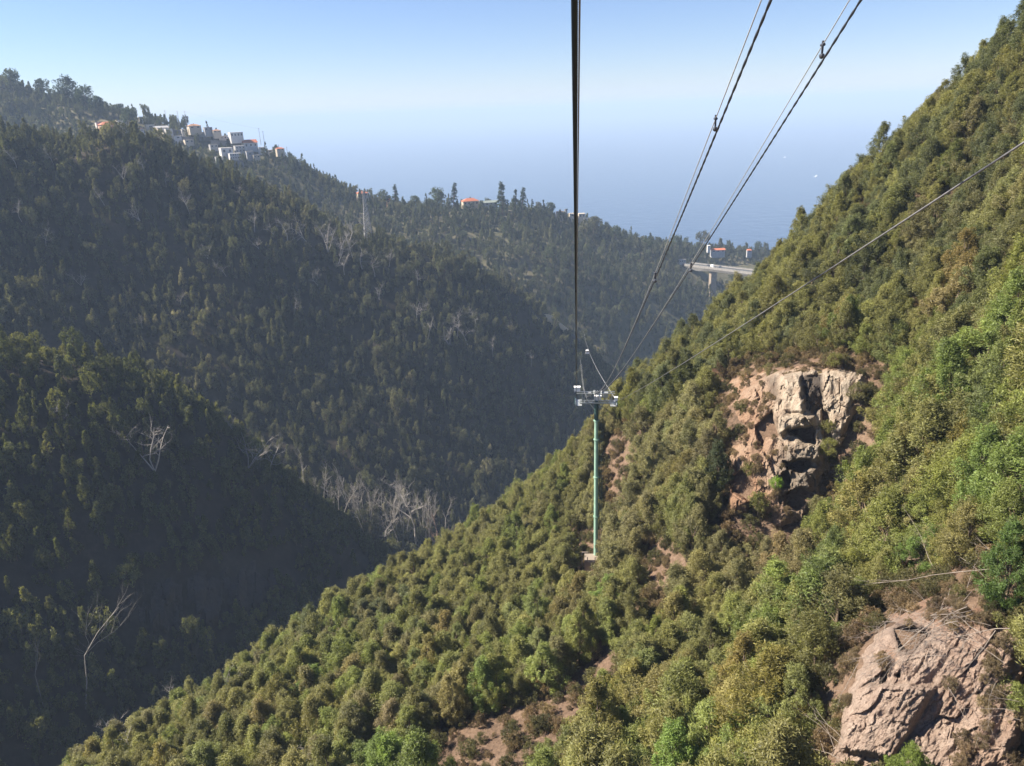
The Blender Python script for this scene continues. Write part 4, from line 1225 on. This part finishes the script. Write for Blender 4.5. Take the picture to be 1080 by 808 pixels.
for i in order[:N_IND]:
    t = tint_of(cx[i], cy[i], cdp[i], big[i], sm_[i])
    fine = cdp[i] < 125 or rng.random() < 0.5
    lib = FINE if fine else ACACIA
    k = int(rng.integers(len(lib)))
    size = "large" if hgt[i] > 1.12 else ("small" if hgt[i] < 0.78 else "bushy")
    where = place_of(cx[i], cy[i], cdp[i])
    lab = f"{size} {WORD[t]} acacia {where}"
    tv = tuple(c * (0.88 + 0.24 * rng.random()) for c in t)
    s = hgt[i] * (0.92 if fine else 1.0)
    o, c, tr = tree("acacia_tree", lib[k], P[i], rng.random() * 6.28, (s * (1.05 + 0.4 * rng.random()), s * (1.05 + 0.4 * rng.random()), s * (0.85 + 0.3 * rng.random())), tv,
                    lab, "tree", f"{size} {WORD[t]} acacias {where}", (rng.normal() * 0.06, rng.normal() * 0.06))
    src_first.setdefault(('f' if fine else 'a') + str(k), (c, tr))
A_SRC = [src_first[k] for k in sorted(src_first) if k[0] == 'f']
print('near trees', n, 'sources', sorted(src_first))

rest = np.array([i for i in range(n) if i not in chosen])
def euler_rand(m, tilt=0.08): return np.stack([rng.normal(size=m) * tilt, rng.normal(size=m) * tilt, rng.random(m) * 6.283], -1)
tints = np.array([np.array(tint_of(cx[i], cy[i], cdp[i], big[i], sm_[i])) * (0.88 + 0.24 * rng.random()) for i in rest])
sc = np.stack([hgt[rest] * (1.05 + 0.4 * rng.random(len(rest))), hgt[rest] * (1.05 + 0.4 * rng.random(len(rest))), hgt[rest] * (0.9 + 0.3 * rng.random(len(rest)))], -1)
scatter("acacia_wood", P[rest], euler_rand(len(rest)), sc, rng.integers(0, len(A_SRC), len(rest)), tints, A_SRC, "olive acacia wood filling the sunlit slope between the larger trees", "wood")

# undergrowth: low tan and olive bushes between the trees
bx0, by0 = scatter_xy(-80, 120, 0, 230, 1.7)
bz0 = A.ground(bx0, by0)
ux, uy, ud = proj(np.stack([bx0, by0, bz0], -1))
bk = (ud > 22) & (ux > -60) & (ux < 1140) & (uy < 900)
thin = np.zeros(len(bx0), bool)
for poly in (CLIFF1, CLIFF2): bk &= ~(poly_dist(ux, uy, poly) > 14)
for poly in BARE[2:]: thin |= inpoly(ux, uy, poly)
bk &= ~(thin & (rng.random(len(bx0)) < 0.5))
bk &= rng.random(len(bx0)) < 0.8
PB_ = [np.stack([bx0, by0, bz0 + 0.1], -1)[bk]]
for (cp_, so_, sd_), dens in zip(CLIFF_POINTS[:2], (0.030, 0.012)):
    wgt = np.clip(so_, 0, 1) * dens + (np.abs(sd_) < 10) * dens * 1.5
    sel = (rng.random(so_.shape) < wgt) & (sd_ > -4)
    PB_.append(cp_[sel])
for poly in BARE[2:]:
    lo, hi = np.min(poly, 0), np.max(poly, 0)
    qx = rng.uniform(lo[0], hi[0], 90); qy = rng.uniform(lo[1], hi[1], 90)
    s_ = inpoly(qx, qy, poly)
    dq, ok = A.hit(qx[s_], qy[s_], 35, 190)
    PB_.append(U(qx[s_], qy[s_], dq))
n_plain = len(PB_[0])
PB_ = np.concatenate(PB_)
m = len(PB_)
bush_objs = []
for k, (qx, qy, lab) in enumerate(((786, 402, "dry tan bush at the tall cliff's upper left corner"), (690, 628, "dry bush on the small bare bank under the pylon's right side"), (566, 772, "low bush on the reddish soil streak"))):
    Pq, _ = hit1(A, qx, qy, 40, 160)
    o, c, tr = tree("dry_bush", BUSH[k], Pq, k * 2.0, 1.0, [(0.17, 0.13, 0.06), (0.15, 0.12, 0.06), (0.12, 0.11, 0.04)][k], lab, "bush")
    bush_objs.append((c, tr))
bt = np.where(rng.random(m)[:, None] < 0.5, np.array([[0.17, 0.125, 0.065]]), np.array([[0.10, 0.095, 0.035]])) * (0.75 + 0.5 * rng.random((m, 1)))
bs = (0.5 + 0.6 * rng.random(m))[:, None] * np.ones((1, 3))
bs[n_plain:] *= 0.5
bt[n_plain:] = np.array([[0.20, 0.15, 0.085]]) * (0.6 + 0.6 * rng.random((m - n_plain, 1)))
scatter("undergrowth", PB_, euler_rand(m, 0.2), bs, rng.integers(0, 3, m), bt, bush_objs, "dry tan and olive undergrowth between the acacias", "undergrowth")

# single plants that stand out
for (qx, qy, lib, s, tint, lab, nm) in (
        (700, 440, FINE[0], 1.55, DARK, "large dark acacia nearest the pylon head on the slope's edge", "acacia_tree"),
        (672, 432, ACACIA[1], 1.5, OLIVE, "dense round acacia touching the pylon's right arm", "acacia_tree"),
        (728, 428, ACACIA[3], 1.5, DARK, "broad dark acacia left of the cliff's bare top", "acacia_tree"),
        (757, 520, FINE[2], 1.15, (0.06, 0.075, 0.03), "slender dark tree standing free at the cliff's left foot", "acacia_tree"),
        (735, 560, ACACIA[4], 0.9, BROWN, "brownish small tree below the slender dark tree", "acacia_tree"),
        (1050, 470, FINE[1], 1.3, (0.10, 0.125, 0.04), "feathery pale green tree nearest the viewer on the right", "acacia_tree"),
        (1000, 500, FINE[3], 1.25, (0.16, 0.14, 0.03), "yellow flowering acacia right of the tall cliff", "acacia_tree"),
        (960, 470, FINE[0], 1.2, FRESH, "broad bright acacia overlapping the cliff's right side", "acacia_tree"),
        (1060, 640, FINE[2], 0.95, (0.085, 0.14, 0.03), "bright green tree just above the rock slab's right side", "acacia_tree")):
    Pq, dq = hit1(A, qx, qy, 34, 190)
    tree(nm, lib, Pq - np.array([0, 0, 0.3]), qx * 0.1, s, tint, lab, "tree")
Pq, _ = hit1(A, 955, 812, 30, 60)
dq = 42.5
Pq = U(955, 832, dq)
o, c, tr = tree("leafy_bush", FINE[1], Pq, 0.5, (0.62, 0.62, 0.62), (0.14, 0.19, 0.03), "bright yellow green leafy bush in front of the pinkish rock slab", "bush")
dq, _k = A.hit([818], [514], 70, 120)
Pq = U(818, 514, dq[0] - 3.0)
tree("ledge_plant", BUSH[0], Pq, 0.5, 0.75, (0.20, 0.32, 0.035), "small vivid green plant growing on the tall cliff's ledge", "plant")
for (qx, qy, s, tt, lab) in ((874, 478, 1.0, OLIVE, "green bush hanging in the cliff's dark crevice"), (872, 455, 0.8, OLIVE, "smaller bush above the crevice bush on the cliff"), (862, 540, 1.1, BROWN, "brown bush at the tall cliff's lower right end"), (790, 500, 0.9, OLIVE, "bush clinging above the cliff's lower left cave"), (905, 420, 1.1, BROWN, "dry bush hanging on the cliff's pale right slab"), (812, 395, 0.9, BROWN, "tan bush on the cliff's top edge left of the dark stain"), (880, 385, 0.9, OLIVE, "bush on the cliff's top edge right of the dark stain"), (800, 535, 1.1, OLIVE, "bush at the cliff's lower left foot")):
    dq, _k = A.hit([qx], [qy], 70, 120)
    tree("cliff_bush", BUSH[1], U(qx, qy, dq[0] - 2.0), qx, s, tt, lab, "bush")

# ------------------------------------------------------------------ dead wood
def dead_mesh(seed, h, spread, r0, depth=3, nb=6, forked=False, upright=0.6, blen=1.0):
    rs = np.random.default_rng(seed)
    mb = MB()
    def grow(p, d, L, r, lv):
        pts = [p]; k = 4
        for j in range(k):
            d = (d + Vector(rs.normal(size=3)) * 0.2 + Vector((0, 0, 0.06))).normalized()
            pts.append(pts[-1] + d * (L / k))
        rad = [r * (1 - 0.75 * j / k) for j in range(k + 1)]
        mb.tube(pts, rad, 5 if lv == 0 else 4 if lv == 1 else 3, False)
        if lv >= depth: return
        m = nb if lv == 0 else max(2, nb - 2 * lv)
        for _ in range(m):
            t = (0.3 if lv == 0 else 0.25) + (0.7 if lv == 0 else 0.75) * rs.random()
            x = t * k; a = min(k - 1, int(x))
            q = pts[a].lerp(pts[a + 1], x - a)
            side = Vector((rs.normal(), rs.normal(), rs.normal() * 0.4))
            nd = (d * upright + side.normalized() * spread + Vector((0, 0, 0.3 + 0.3 * rs.random()))).normalized()
            grow(q, nd, L * blen * (0.28 + 0.32 * rs.random()) * (1.15 - 0.4 * t), rad[a] * 0.55, lv + 1)
    if forked:
        for _ in range(3):
            a = rs.random() * 6.28
            grow(Vector((0, 0, -0.5)), Vector((math.cos(a) * 0.4, math.sin(a) * 0.4, 1)).normalized(), h * (0.8 + 0.3 * rs.random()), r0 * 0.8, 1)
    else:
        grow(Vector((0, 0, -0.8)), Vector((rs.normal() * 0.1, rs.normal() * 0.1, 1)).normalized(), h, r0, 0)
    return mb.mesh("dead_tree", M_DEAD, False)
DEADM = [dead_mesh(500 + k, 10, 1.1, 0.17, 3, 9, k % 3 == 2, 0.35) for k in range(7)]
SLIM = [dead_mesh(560 + k, 10, 0.9, 0.12, 3, 13, False, 0.7, 0.6) for k in range(5)]
DEADBROWN = dead_mesh(520, 8, 0.8, 0.16, 3, 7, True).copy(); DEADBROWN.materials.clear(); DEADBROWN.materials.append(M_DEADB)

def dead(S, qx, qy, hpx, d0, d1, k, label, group=None, lean=0.0, me=None, hdef=10.0, wid=1.0):
    d, ok = S.hit([qx], [qy], d0, d1, 400, True)
    Pq = U(qx, qy, d[0]); Pq[2] = S.canopy(Pq[0], Pq[1]) - (0.2 if S is C else 1.0) if ok[0] else Pq[2]
    o = obj("dead_tree", me or DEADM[k % len(DEADM)])
    o.location = Pq
    s = hpx * d[0] / FOC / hdef
    o.scale = (s * wid, s * wid, s)
    o.rotation_euler = (rng.normal() * 0.06, lean, k * 1.3)
    tag(o, label, "dead tree", group)
    return o

MID = [(17, 175, 20), (56, 172, 16), (130, 188, 18), (152, 182, 18), (200, 224, 26), (147, 232, 22), (48, 258, 20), (22, 232, 22), (175, 196, 14), (219, 272, 18), (256, 208, 14), (268, 243, 22), (273, 262, 16), (238, 290, 18),
       (303, 252, 24), (327, 258, 30), (346, 264, 34), (357, 276, 26), (372, 270, 24), (345, 256, 26), (358, 268, 28), (363, 288, 24), (395, 290, 22), (400, 315, 20), (440, 338, 24), (451, 356, 22), (474, 364, 26), (493, 362, 28), (502, 345, 22), (483, 354, 24), (386, 250, 26), (368, 254, 24),
       (110, 215, 18), (85, 300, 18), (190, 320, 16), (150, 345, 16), (310, 330, 18), (335, 300, 20), (382, 282, 22), (410, 280, 18), (288, 246, 18), (318, 246, 20), (440, 300, 16), (520, 375, 18), (540, 350, 14), (560, 385, 16)]
def mid_place(x, y):
    if x < 100: return "on the middle hill's left flank"
    if x < 230: return "on the middle hill below the village"
    if x < 300: return "on the middle hill's crest left of the pale tree cluster"
    if x < 420: return "in the cluster below the lattice pylon"
    return "on the middle hill's right shoulder"
for k, (x, y, h) in enumerate(MID):
    w = mid_place(x, y)
    dead(C, x, y, h, 250, 780, k, f"bare pale dead tree {w}", f"bare dead trees {w}", rng.normal() * 0.2)
for k, (x, y, h, lean, lab) in enumerate(((162, 492, 62, 0.05, "tall many branched bare white tree high on the dark left hill"), (74, 440, 26, 0.5, "leaning bare tree near the dark left hill's crest"), (246, 452, 22, 0.3, "thin bare tree on the dark left hill's crest"),
                                        (262, 490, 42, 0.35, "leaning bare tree on the crest above the ravine"), (284, 495, 34, 0.2, "bare tree on the left hill's crest by the ravine cluster"))):
    dead(B, x, y, h, 150, 400, k + 2, lab, None, lean)
SLANT = dead_mesh(540, 26, 0.5, 0.15, 3, 6)
dead(B, 90, 742, 128, 130, 330, 0, "very tall thin bare trunk leaning in the shaded ravine side", None, 0.33, SLANT, 26)
dead(B, 45, 740, 70, 130, 330, 1, "shorter leaning bare trunk left of the very tall thin one", None, 0.4, SLANT, 26)
dead(B, 105, 705, 40, 130, 330, 2, "low forked bare trunk right of the very tall thin one", None, 0.6, SLANT, 26)
RAV = [(438, 568, 84), (421, 575, 62), (405, 568, 56), (360, 548, 52), (384, 560, 50)]
_r = np.random.default_rng(5)
for q_ in range(44):
    x_ = 308 + 172 * _r.random()
    RAV.append((x_, 517 + 0.33 * (x_ - 308) + _r.normal() * 5, 22 + 30 * _r.random()))
for k, (x, y, h) in enumerate(RAV):
    dead(C, x, y, h, 270, 560, k, "pale bare tree in the sunlit ravine cluster behind the left hill", "bare trees of the ravine cluster", rng.normal() * 0.1, None if k < 2 else SLIM[k % 5], 10.0, 0.75)
dead(C, 461, 577, 44, 270, 560, 3, "reddish brown bare bush at the ravine cluster's right end", None, 0.1, DEADBROWN, 8.0, 1.2)
dead(C, 440, 570, 44, 270, 560, 3, "slanting bare pole left of the reddish bush in the ravine", None, 0.5, SLANT, 26)
for k, (x, y, h, lab) in enumerate(((190, 752, 40, "small bare white tree on the lit spur edge, tall and narrow"), (243, 728, 36, "forked bare white tree on the lit spur edge, higher one"), (117, 782, 32, "bare twig tree at the spur edge's lower end, left of a pair"), (134, 786, 34, "bare twig tree at the spur edge's lower end, right of a pair"), (322, 812, 40, "bare white bush among acacias low on the lit slope"))):
    dead(A, x, y, h, 60, 170, k * 2 + 1, lab, None, 0.1)

# fallen branches over the rock slab
def branch_mesh(seed, L, r, nb=4):
    rs = np.random.default_rng(seed)
    mb = MB()
    def go(p, d, L, r, lv):
        pts = [p]; k = 6
        for j in range(k):
            d = (d + Vector(rs.normal(size=3)) * 0.16).normalized()
            pts.append(pts[-1] + d * L / k)
        mb.tube(pts, [r * (1 - 0.8 * j / k) for j in range(k + 1)], 5, False)
        if lv < 2:
            for _ in range(nb - lv * 2):
                a = int(rs.integers(2, k))
                go(pts[a], (d + Vector(rs.normal(size=3)) * 0.55).normalized(), L * (0.25 + 0.3 * rs.random()), r * 0.5, lv + 1)
    go(Vector((0, 0, 0)), Vector((1, 0, 0)), L, r, 0)
    return mb.mesh("fallen_branch", M_STICK, True)
BR = [branch_mesh(600 + k, 3.0, 0.024) for k in range(6)]
BRT = [branch_mesh(620 + k, 3.0, 0.014, 3) for k in range(4)]
def laid(p0, p1, lift, k, label, group=None, thin=False):
    d0_, _ = A.hit([p0[0]], [p0[1]], 32, 70); d1_, _ = A.hit([p1[0]], [p1[1]], 32, 70)
    a = Vector(U(p0[0], p0[1], d0_[0] - lift)); b2 = Vector(U(p1[0], p1[1], d1_[0] - lift - 0.2))
    o = obj("fallen_branch", (BRT if thin else BR)[k % (4 if thin else 6)])
    o.location = a
    s = (b2 - a).length / 3.0
    o.scale = (s, max(0.7, min(s, 1.3)), max(0.7, min(s, 1.3)))
    o.rotation_euler = (b2 - a).to_track_quat('X', 'Z').to_euler()
    tag(o, label, "branch", group)
GB = "fallen branches piled over the rock slab's top"
k = 0
for p0, p1, lab in (((1000, 640), (862, 703), "longest pale branch jutting left past the rock slab's top"), ((1065, 663), (985, 668), "straight bleached branch on the rock slab's upper right"), ((1050, 665), (1010, 715), "bleached branch slanting down the rock slab's right side"),
                    ((1048, 600), (880, 612), "long pale fallen stem lying level in the trees above the rock slab"), ((905, 700), (885, 735), "short white branch hanging on the rock slab's left side")):
    laid(p0, p1, 2.4, k, lab); k += 1
for p0, p1 in (((1005, 640), (915, 665)), ((990, 650), (905, 690)), ((1000, 648), (925, 655)), ((1020, 650), (940, 650)), ((985, 655), (910, 705)), ((960, 650), (912, 725)), ((1035, 668), (985, 640)), ((1045, 660), (1000, 645)), ((930, 650), (915, 700)),
               ((940, 645), (905, 720)), ((1020, 640), (960, 660)), ((1060, 700), (1000, 650)), ((950, 640), (918, 690)), ((975, 645), (930, 690)), ((1010, 655), (950, 672)), ((925, 660), (908, 712)), ((935, 655), (920, 718))):
    laid(p0, p1, 2.2 + 0.5 * rng.random(), k, "grey dead branch in the pile over the rock slab's top edge", GB, k % 2 == 0); k += 1
_r = np.random.default_rng(9)
for q_ in range(34):
    mx_ = 912 + 95 * _r.random(); my_ = 697 - 0.52 * (mx_ - 912) + _r.normal() * 9
    an_ = _r.normal() * 0.55 - 0.45; ln_ = 16 + 30 * _r.random()
    laid((mx_ + math.cos(an_) * ln_, my_ + math.sin(an_) * ln_), (mx_ - math.cos(an_) * ln_, my_ - math.sin(an_) * ln_), 1.7 + 0.9 * _r.random(), k, "grey dead branch in the pile over the rock slab's top edge", GB, True); k += 1
for p0, p1 in (((1075, 740), (1015, 725)), ((1070, 750), (1005, 745)), ((1050, 720), (1030, 770)), ((1030, 725), (1010, 765)), ((1065, 735), (1035, 715)), ((1000, 725), (1035, 790)), ((1078, 760), (1030, 740))):
    laid(p0, p1, 2.2, k, "thin dead twig spread across the rock slab's right face", "dead twigs on the rock slab's right face", True); k += 1
for p0, p1 in (((895, 790), (835, 760)), ((890, 780), (850, 735)), ((885, 800), (830, 780)), ((880, 790), (862, 730)), ((870, 795), (840, 720))):
    laid(p0, p1, 1.8, k, "thin bare twig in the dry bush left of the rock slab", "bare twigs left of the rock slab", True); k += 1
for p0, p1 in (((1030, 600), (980, 560)), ((1000, 590), (960, 555)), ((1040, 610), (1010, 570)), ((985, 600), (950, 540)), ((1060, 590), (1020, 560)), ((1020, 620), (1035, 575))):
    laid(p0, p1, 2.6, k, "bare twig among the trees above the rock slab", "bare twigs above the rock slab", True); k += 1

# ------------------------------------------------------------------ forests on the shaded hills
FARSRC = []
for k, (qx, qy, lab) in enumerate(((118, 378, "round tree on the dark left hill's crest, left one of three standing tallest"), (176, 405, "upright tree on the dark left hill's crest right of the round one"), (232, 446, "bushy tree where the dark left hill's crest starts to drop"), (60, 368, "tree on the dark left hill's rounded top"), (345, 545, "last leafy tree low on the dark left hill's crest"), (20, 364, "tall slim tree on the dark left hill's crest by the photo's left edge"), (290, 500, "low spreading tree beside bare trees on the left hill's crest"), (200, 424, "flat topped tree on the dark left hill's crest between upright and bushy ones"))):
    d, ok = B.hit([qx], [qy], 170, 400, 400, True)
    Pq = U(qx, qy, d[0]); Pq[2] = B.ground(Pq[0], Pq[1])
    o, c, tr = tree("crest_tree", FAR[k], Pq, k * 1.7, 0.95, (0.07, 0.075, 0.03), lab, "tree")
    FARSRC.append((c, tr))
def forest(name, S, x0, x1, y0, y1, step, tint_list, smin, smax, label, margin=60, cond=None, gaps=1.0, elong=1.25):
    X, Y = scatter_xy(x0, x1, y0, y1, step)
    Z = S.ground(X, Y)
    P = np.stack([X, Y, Z], -1)
    px, py, pd = proj(P)
    k = (pd > 40) & (px > -90) & (px < 1170) & (py > -60) & (py < 900)
    k &= rng.random(len(X)) < 0.85 + gaps * fbm(X / (step * 5), Y / (step * 5), 3, 71)
    if cond is not None: k &= cond(px, py, P)
    P = P[k]
    P = P[visible(S, P + np.array([0, 0, 5.0]), 9.0, 0.45, 40)]
    m = len(P)
    r = np.clip(rng.random(m) * 0.6 + (fbm(P[:, 0] / (step * 9), P[:, 1] / (step * 9), 3, 72) + 0.5) * 0.4, 0, 0.999)
    tl = np.array(tint_list)
    t = tl[(r * len(tl)).astype(int)] * (0.8 + 0.4 * rng.random((m, 1)))
    s = (smin + (smax - smin) * rng.random(m) ** 1.8)
    sc = np.stack([s * (0.85 + 0.3 * rng.random(m)), s * (0.85 + 0.3 * rng.random(m)), s * elong * (0.8 + 0.5 * rng.random(m))], -1)
    print(name, m)
    scatter(name, P, euler_rand(m, 0.07), sc, rng.choice(8, m, p=[0.18, 0.15, 0.18, 0.12, 0.10, 0.10, 0.09, 0.08]), t, FARSRC, label, "wood")
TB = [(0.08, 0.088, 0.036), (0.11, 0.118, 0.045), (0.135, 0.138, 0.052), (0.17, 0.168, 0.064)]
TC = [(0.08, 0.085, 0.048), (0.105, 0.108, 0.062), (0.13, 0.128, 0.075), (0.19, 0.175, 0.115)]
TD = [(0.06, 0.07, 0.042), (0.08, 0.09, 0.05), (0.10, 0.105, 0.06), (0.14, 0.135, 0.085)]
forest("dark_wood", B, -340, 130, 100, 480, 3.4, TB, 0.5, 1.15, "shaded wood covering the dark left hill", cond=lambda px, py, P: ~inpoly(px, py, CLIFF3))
CLEAR = [(572, 334), (592, 334), (622, 349), (618, 356), (592, 352), (576, 342)]
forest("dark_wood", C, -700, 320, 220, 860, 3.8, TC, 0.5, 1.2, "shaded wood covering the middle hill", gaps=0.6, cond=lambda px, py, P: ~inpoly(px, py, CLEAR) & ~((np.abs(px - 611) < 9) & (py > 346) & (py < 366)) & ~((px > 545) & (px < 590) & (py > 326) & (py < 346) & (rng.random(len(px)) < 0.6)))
def off_houses(px, py, P):
    k = np.ones(len(px), bool)
    for hx, hy, w, h in HOUSES: k &= ~((np.abs(px - hx) < w * 0.55 + 2) & (py > hy - h * 0.4) & (py < hy + 7))
    k &= ~((px > 718) & (px < 800) & (py > 281) & (py < 300))
    return k
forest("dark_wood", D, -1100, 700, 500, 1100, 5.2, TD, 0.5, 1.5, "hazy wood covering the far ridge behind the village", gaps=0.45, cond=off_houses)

# tan clearing beside the far tower
xs = np.linspace(CLEAR[0][0] - 6, 628, 46); ys = np.linspace(330, 360, 30)
X, Y = np.meshgrid(xs, ys)
dd, ok = C.hit(X, Y, 400, 780, 500)
PC = U(X, Y, dd); PC[..., 2] = C.ground(PC[..., 0], PC[..., 1]) + 2.2 + 0.5 * fbm(X / 4, Y / 4, 2, 3)
i = np.arange(X.size).reshape(X.shape)
F = np.stack([i[1:, :-1], i[1:, 1:], i[:-1, 1:], i[:-1, :-1]], -1).reshape(-1, 4)
inn = (inpoly(X + 2 * fbm(X / 5, Y / 5, 2, 4), Y + 2 * fbm(X / 5, Y / 5, 2, 5), CLEAR) & ok).ravel()
M_TAN = soil_material("tan_soil", [(0.3, (0.30, 0.22, 0.13)), (0.6, (0.42, 0.32, 0.19)), (0.8, (0.48, 0.38, 0.24))], 0.05, 0.4)
tag(obj("clearing", mesh_np("clearing", PC.reshape(-1, 3), F[inn[F].all(1)], M_TAN, True)), "tan bare clearing on the middle hill's shoulder", None, None, 'structure')

# trees one can tell apart on the far ridge
def ridge_tree(name, lib, qx, qy, hpx, hdef, tint, label, group=None):
    Pq, d = on_d(qx, qy)
    Pq = np.array(Pq); Pq[2] = min(Pq[2], D.canopy(Pq[0], Pq[1])) - 1.5
    s = hpx * d / FOC / hdef
    tree(name, lib, Pq, qx * 0.7, s, tint, label, "tree", group)
DG, MG, PG = (0.035, 0.05, 0.025), (0.055, 0.07, 0.03), (0.085, 0.085, 0.04)
for a in (("round_tree", ROUNDT[0], 133, 116, 17, 11, DG, "lone round headed tree on a thin stem above the village"),
          ("round_tree", ROUNDT[1], 127, 117, 8, 11, DG, "small round tree at the lone stem tree's left foot"),
          ("round_tree", ROUNDT[2], 72, 105, 22, 11, DG, "big dark tree where the upper left skyline drops"), ("round_tree", ROUNDT[1], 90, 112, 20, 11, DG, "dark skyline tree right of the big dark one"),
          ("round_tree", ROUNDT[0], 104, 118, 16, 11, DG, "dark skyline tree closest to the orange hipped roof"), ("round_tree", ROUNDT[0], 45, 100, 16, 11, MG, "skyline tree between the left edge and the big dark tree"),
          ("round_tree", ROUNDT[1], 12, 92, 18, 11, MG, "skyline tree nearest the photo's left edge"),
          ("cypress_tree", CYPRESS[0], 352, 198, 13, 11, DG, "dark pointed cypress on the ridge left of the lattice pylon"),
          ("round_tree", ROUNDT[2], 406, 214, 14, 11, MG, "round tree just right of the lattice pylon"), ("conifer_tree", PINE[0], 417, 216, 22, 15, DG, "pointed conifer second right of the lattice pylon"),
          ("round_tree", ROUNDT[0], 437, 216, 12, 11, MG, "small round tree midway between pointed conifer and big round tree"), ("round_tree", ROUNDT[1], 461, 217, 19, 11, MG, "big round tree left of the red roofed villa"),
          ("conifer_tree", PINE[1], 478, 218, 25, 15, DG, "layered pine standing against the red roofed villa's left side"), ("conifer_tree", PINE[0], 530, 226, 34, 15, DG, "tallest ridge pine, right of the grey green roof"),
          ("cypress_tree", CYPRESS[1], 543, 222, 23, 11, DG, "narrow cypress right of the tallest ridge pine"), ("conifer_tree", PINE[1], 550, 224, 26, 15, DG, "conifer right of the narrow cypress"),
          ("cypress_tree", CYPRESS[0], 562, 222, 13, 11, DG, "thin small cypress, first after the conifers"), ("cypress_tree", CYPRESS[1], 574, 223, 14, 11, DG, "thin small cypress, second after the conifers"),
          ("round_tree", ROUNDT[0], 580, 225, 12, 11, MG, "bushy tree by the second thin cypress"), ("round_tree", ROUNDT[2], 617, 248, 16, 11, PG, "yellowish tree just right of the dark rope on the ridge"),
          ("round_tree", ROUNDT[0], 626, 244, 16, 11, PG, "pale green ridge tree right of the yellowish one"), ("round_tree", ROUNDT[1], 648, 250, 12, 11, MG, "ridge tree at the first step down right of the rope"),
          ("round_tree", ROUNDT[2], 684, 262, 12, 11, MG, "ridge tree crossed by the left aerial cables"), ("round_tree", ROUNDT[1], 712, 262, 14, 11, MG, "broad ridge tree between the aerial cable pairs"),
          ("cypress_tree", CYPRESS[0], 725, 256, 9, 11, DG, "small cypress between the aerial cable pairs"), ("umbrella_tree", UMBR[0], 741, 262, 18, 11, PG, "wide umbrella shaped tree above the viaduct's left end"),
          ("round_tree", ROUNDT[0], 775, 264, 9, 11, MG, "small tree between the two orange roofs by the slope"), ("round_tree", ROUNDT[2], 800, 266, 11, 11, MG, "last ridge tree beside the sunlit slope")):
    ridge_tree(*a)
scene.view_layers[0].update()
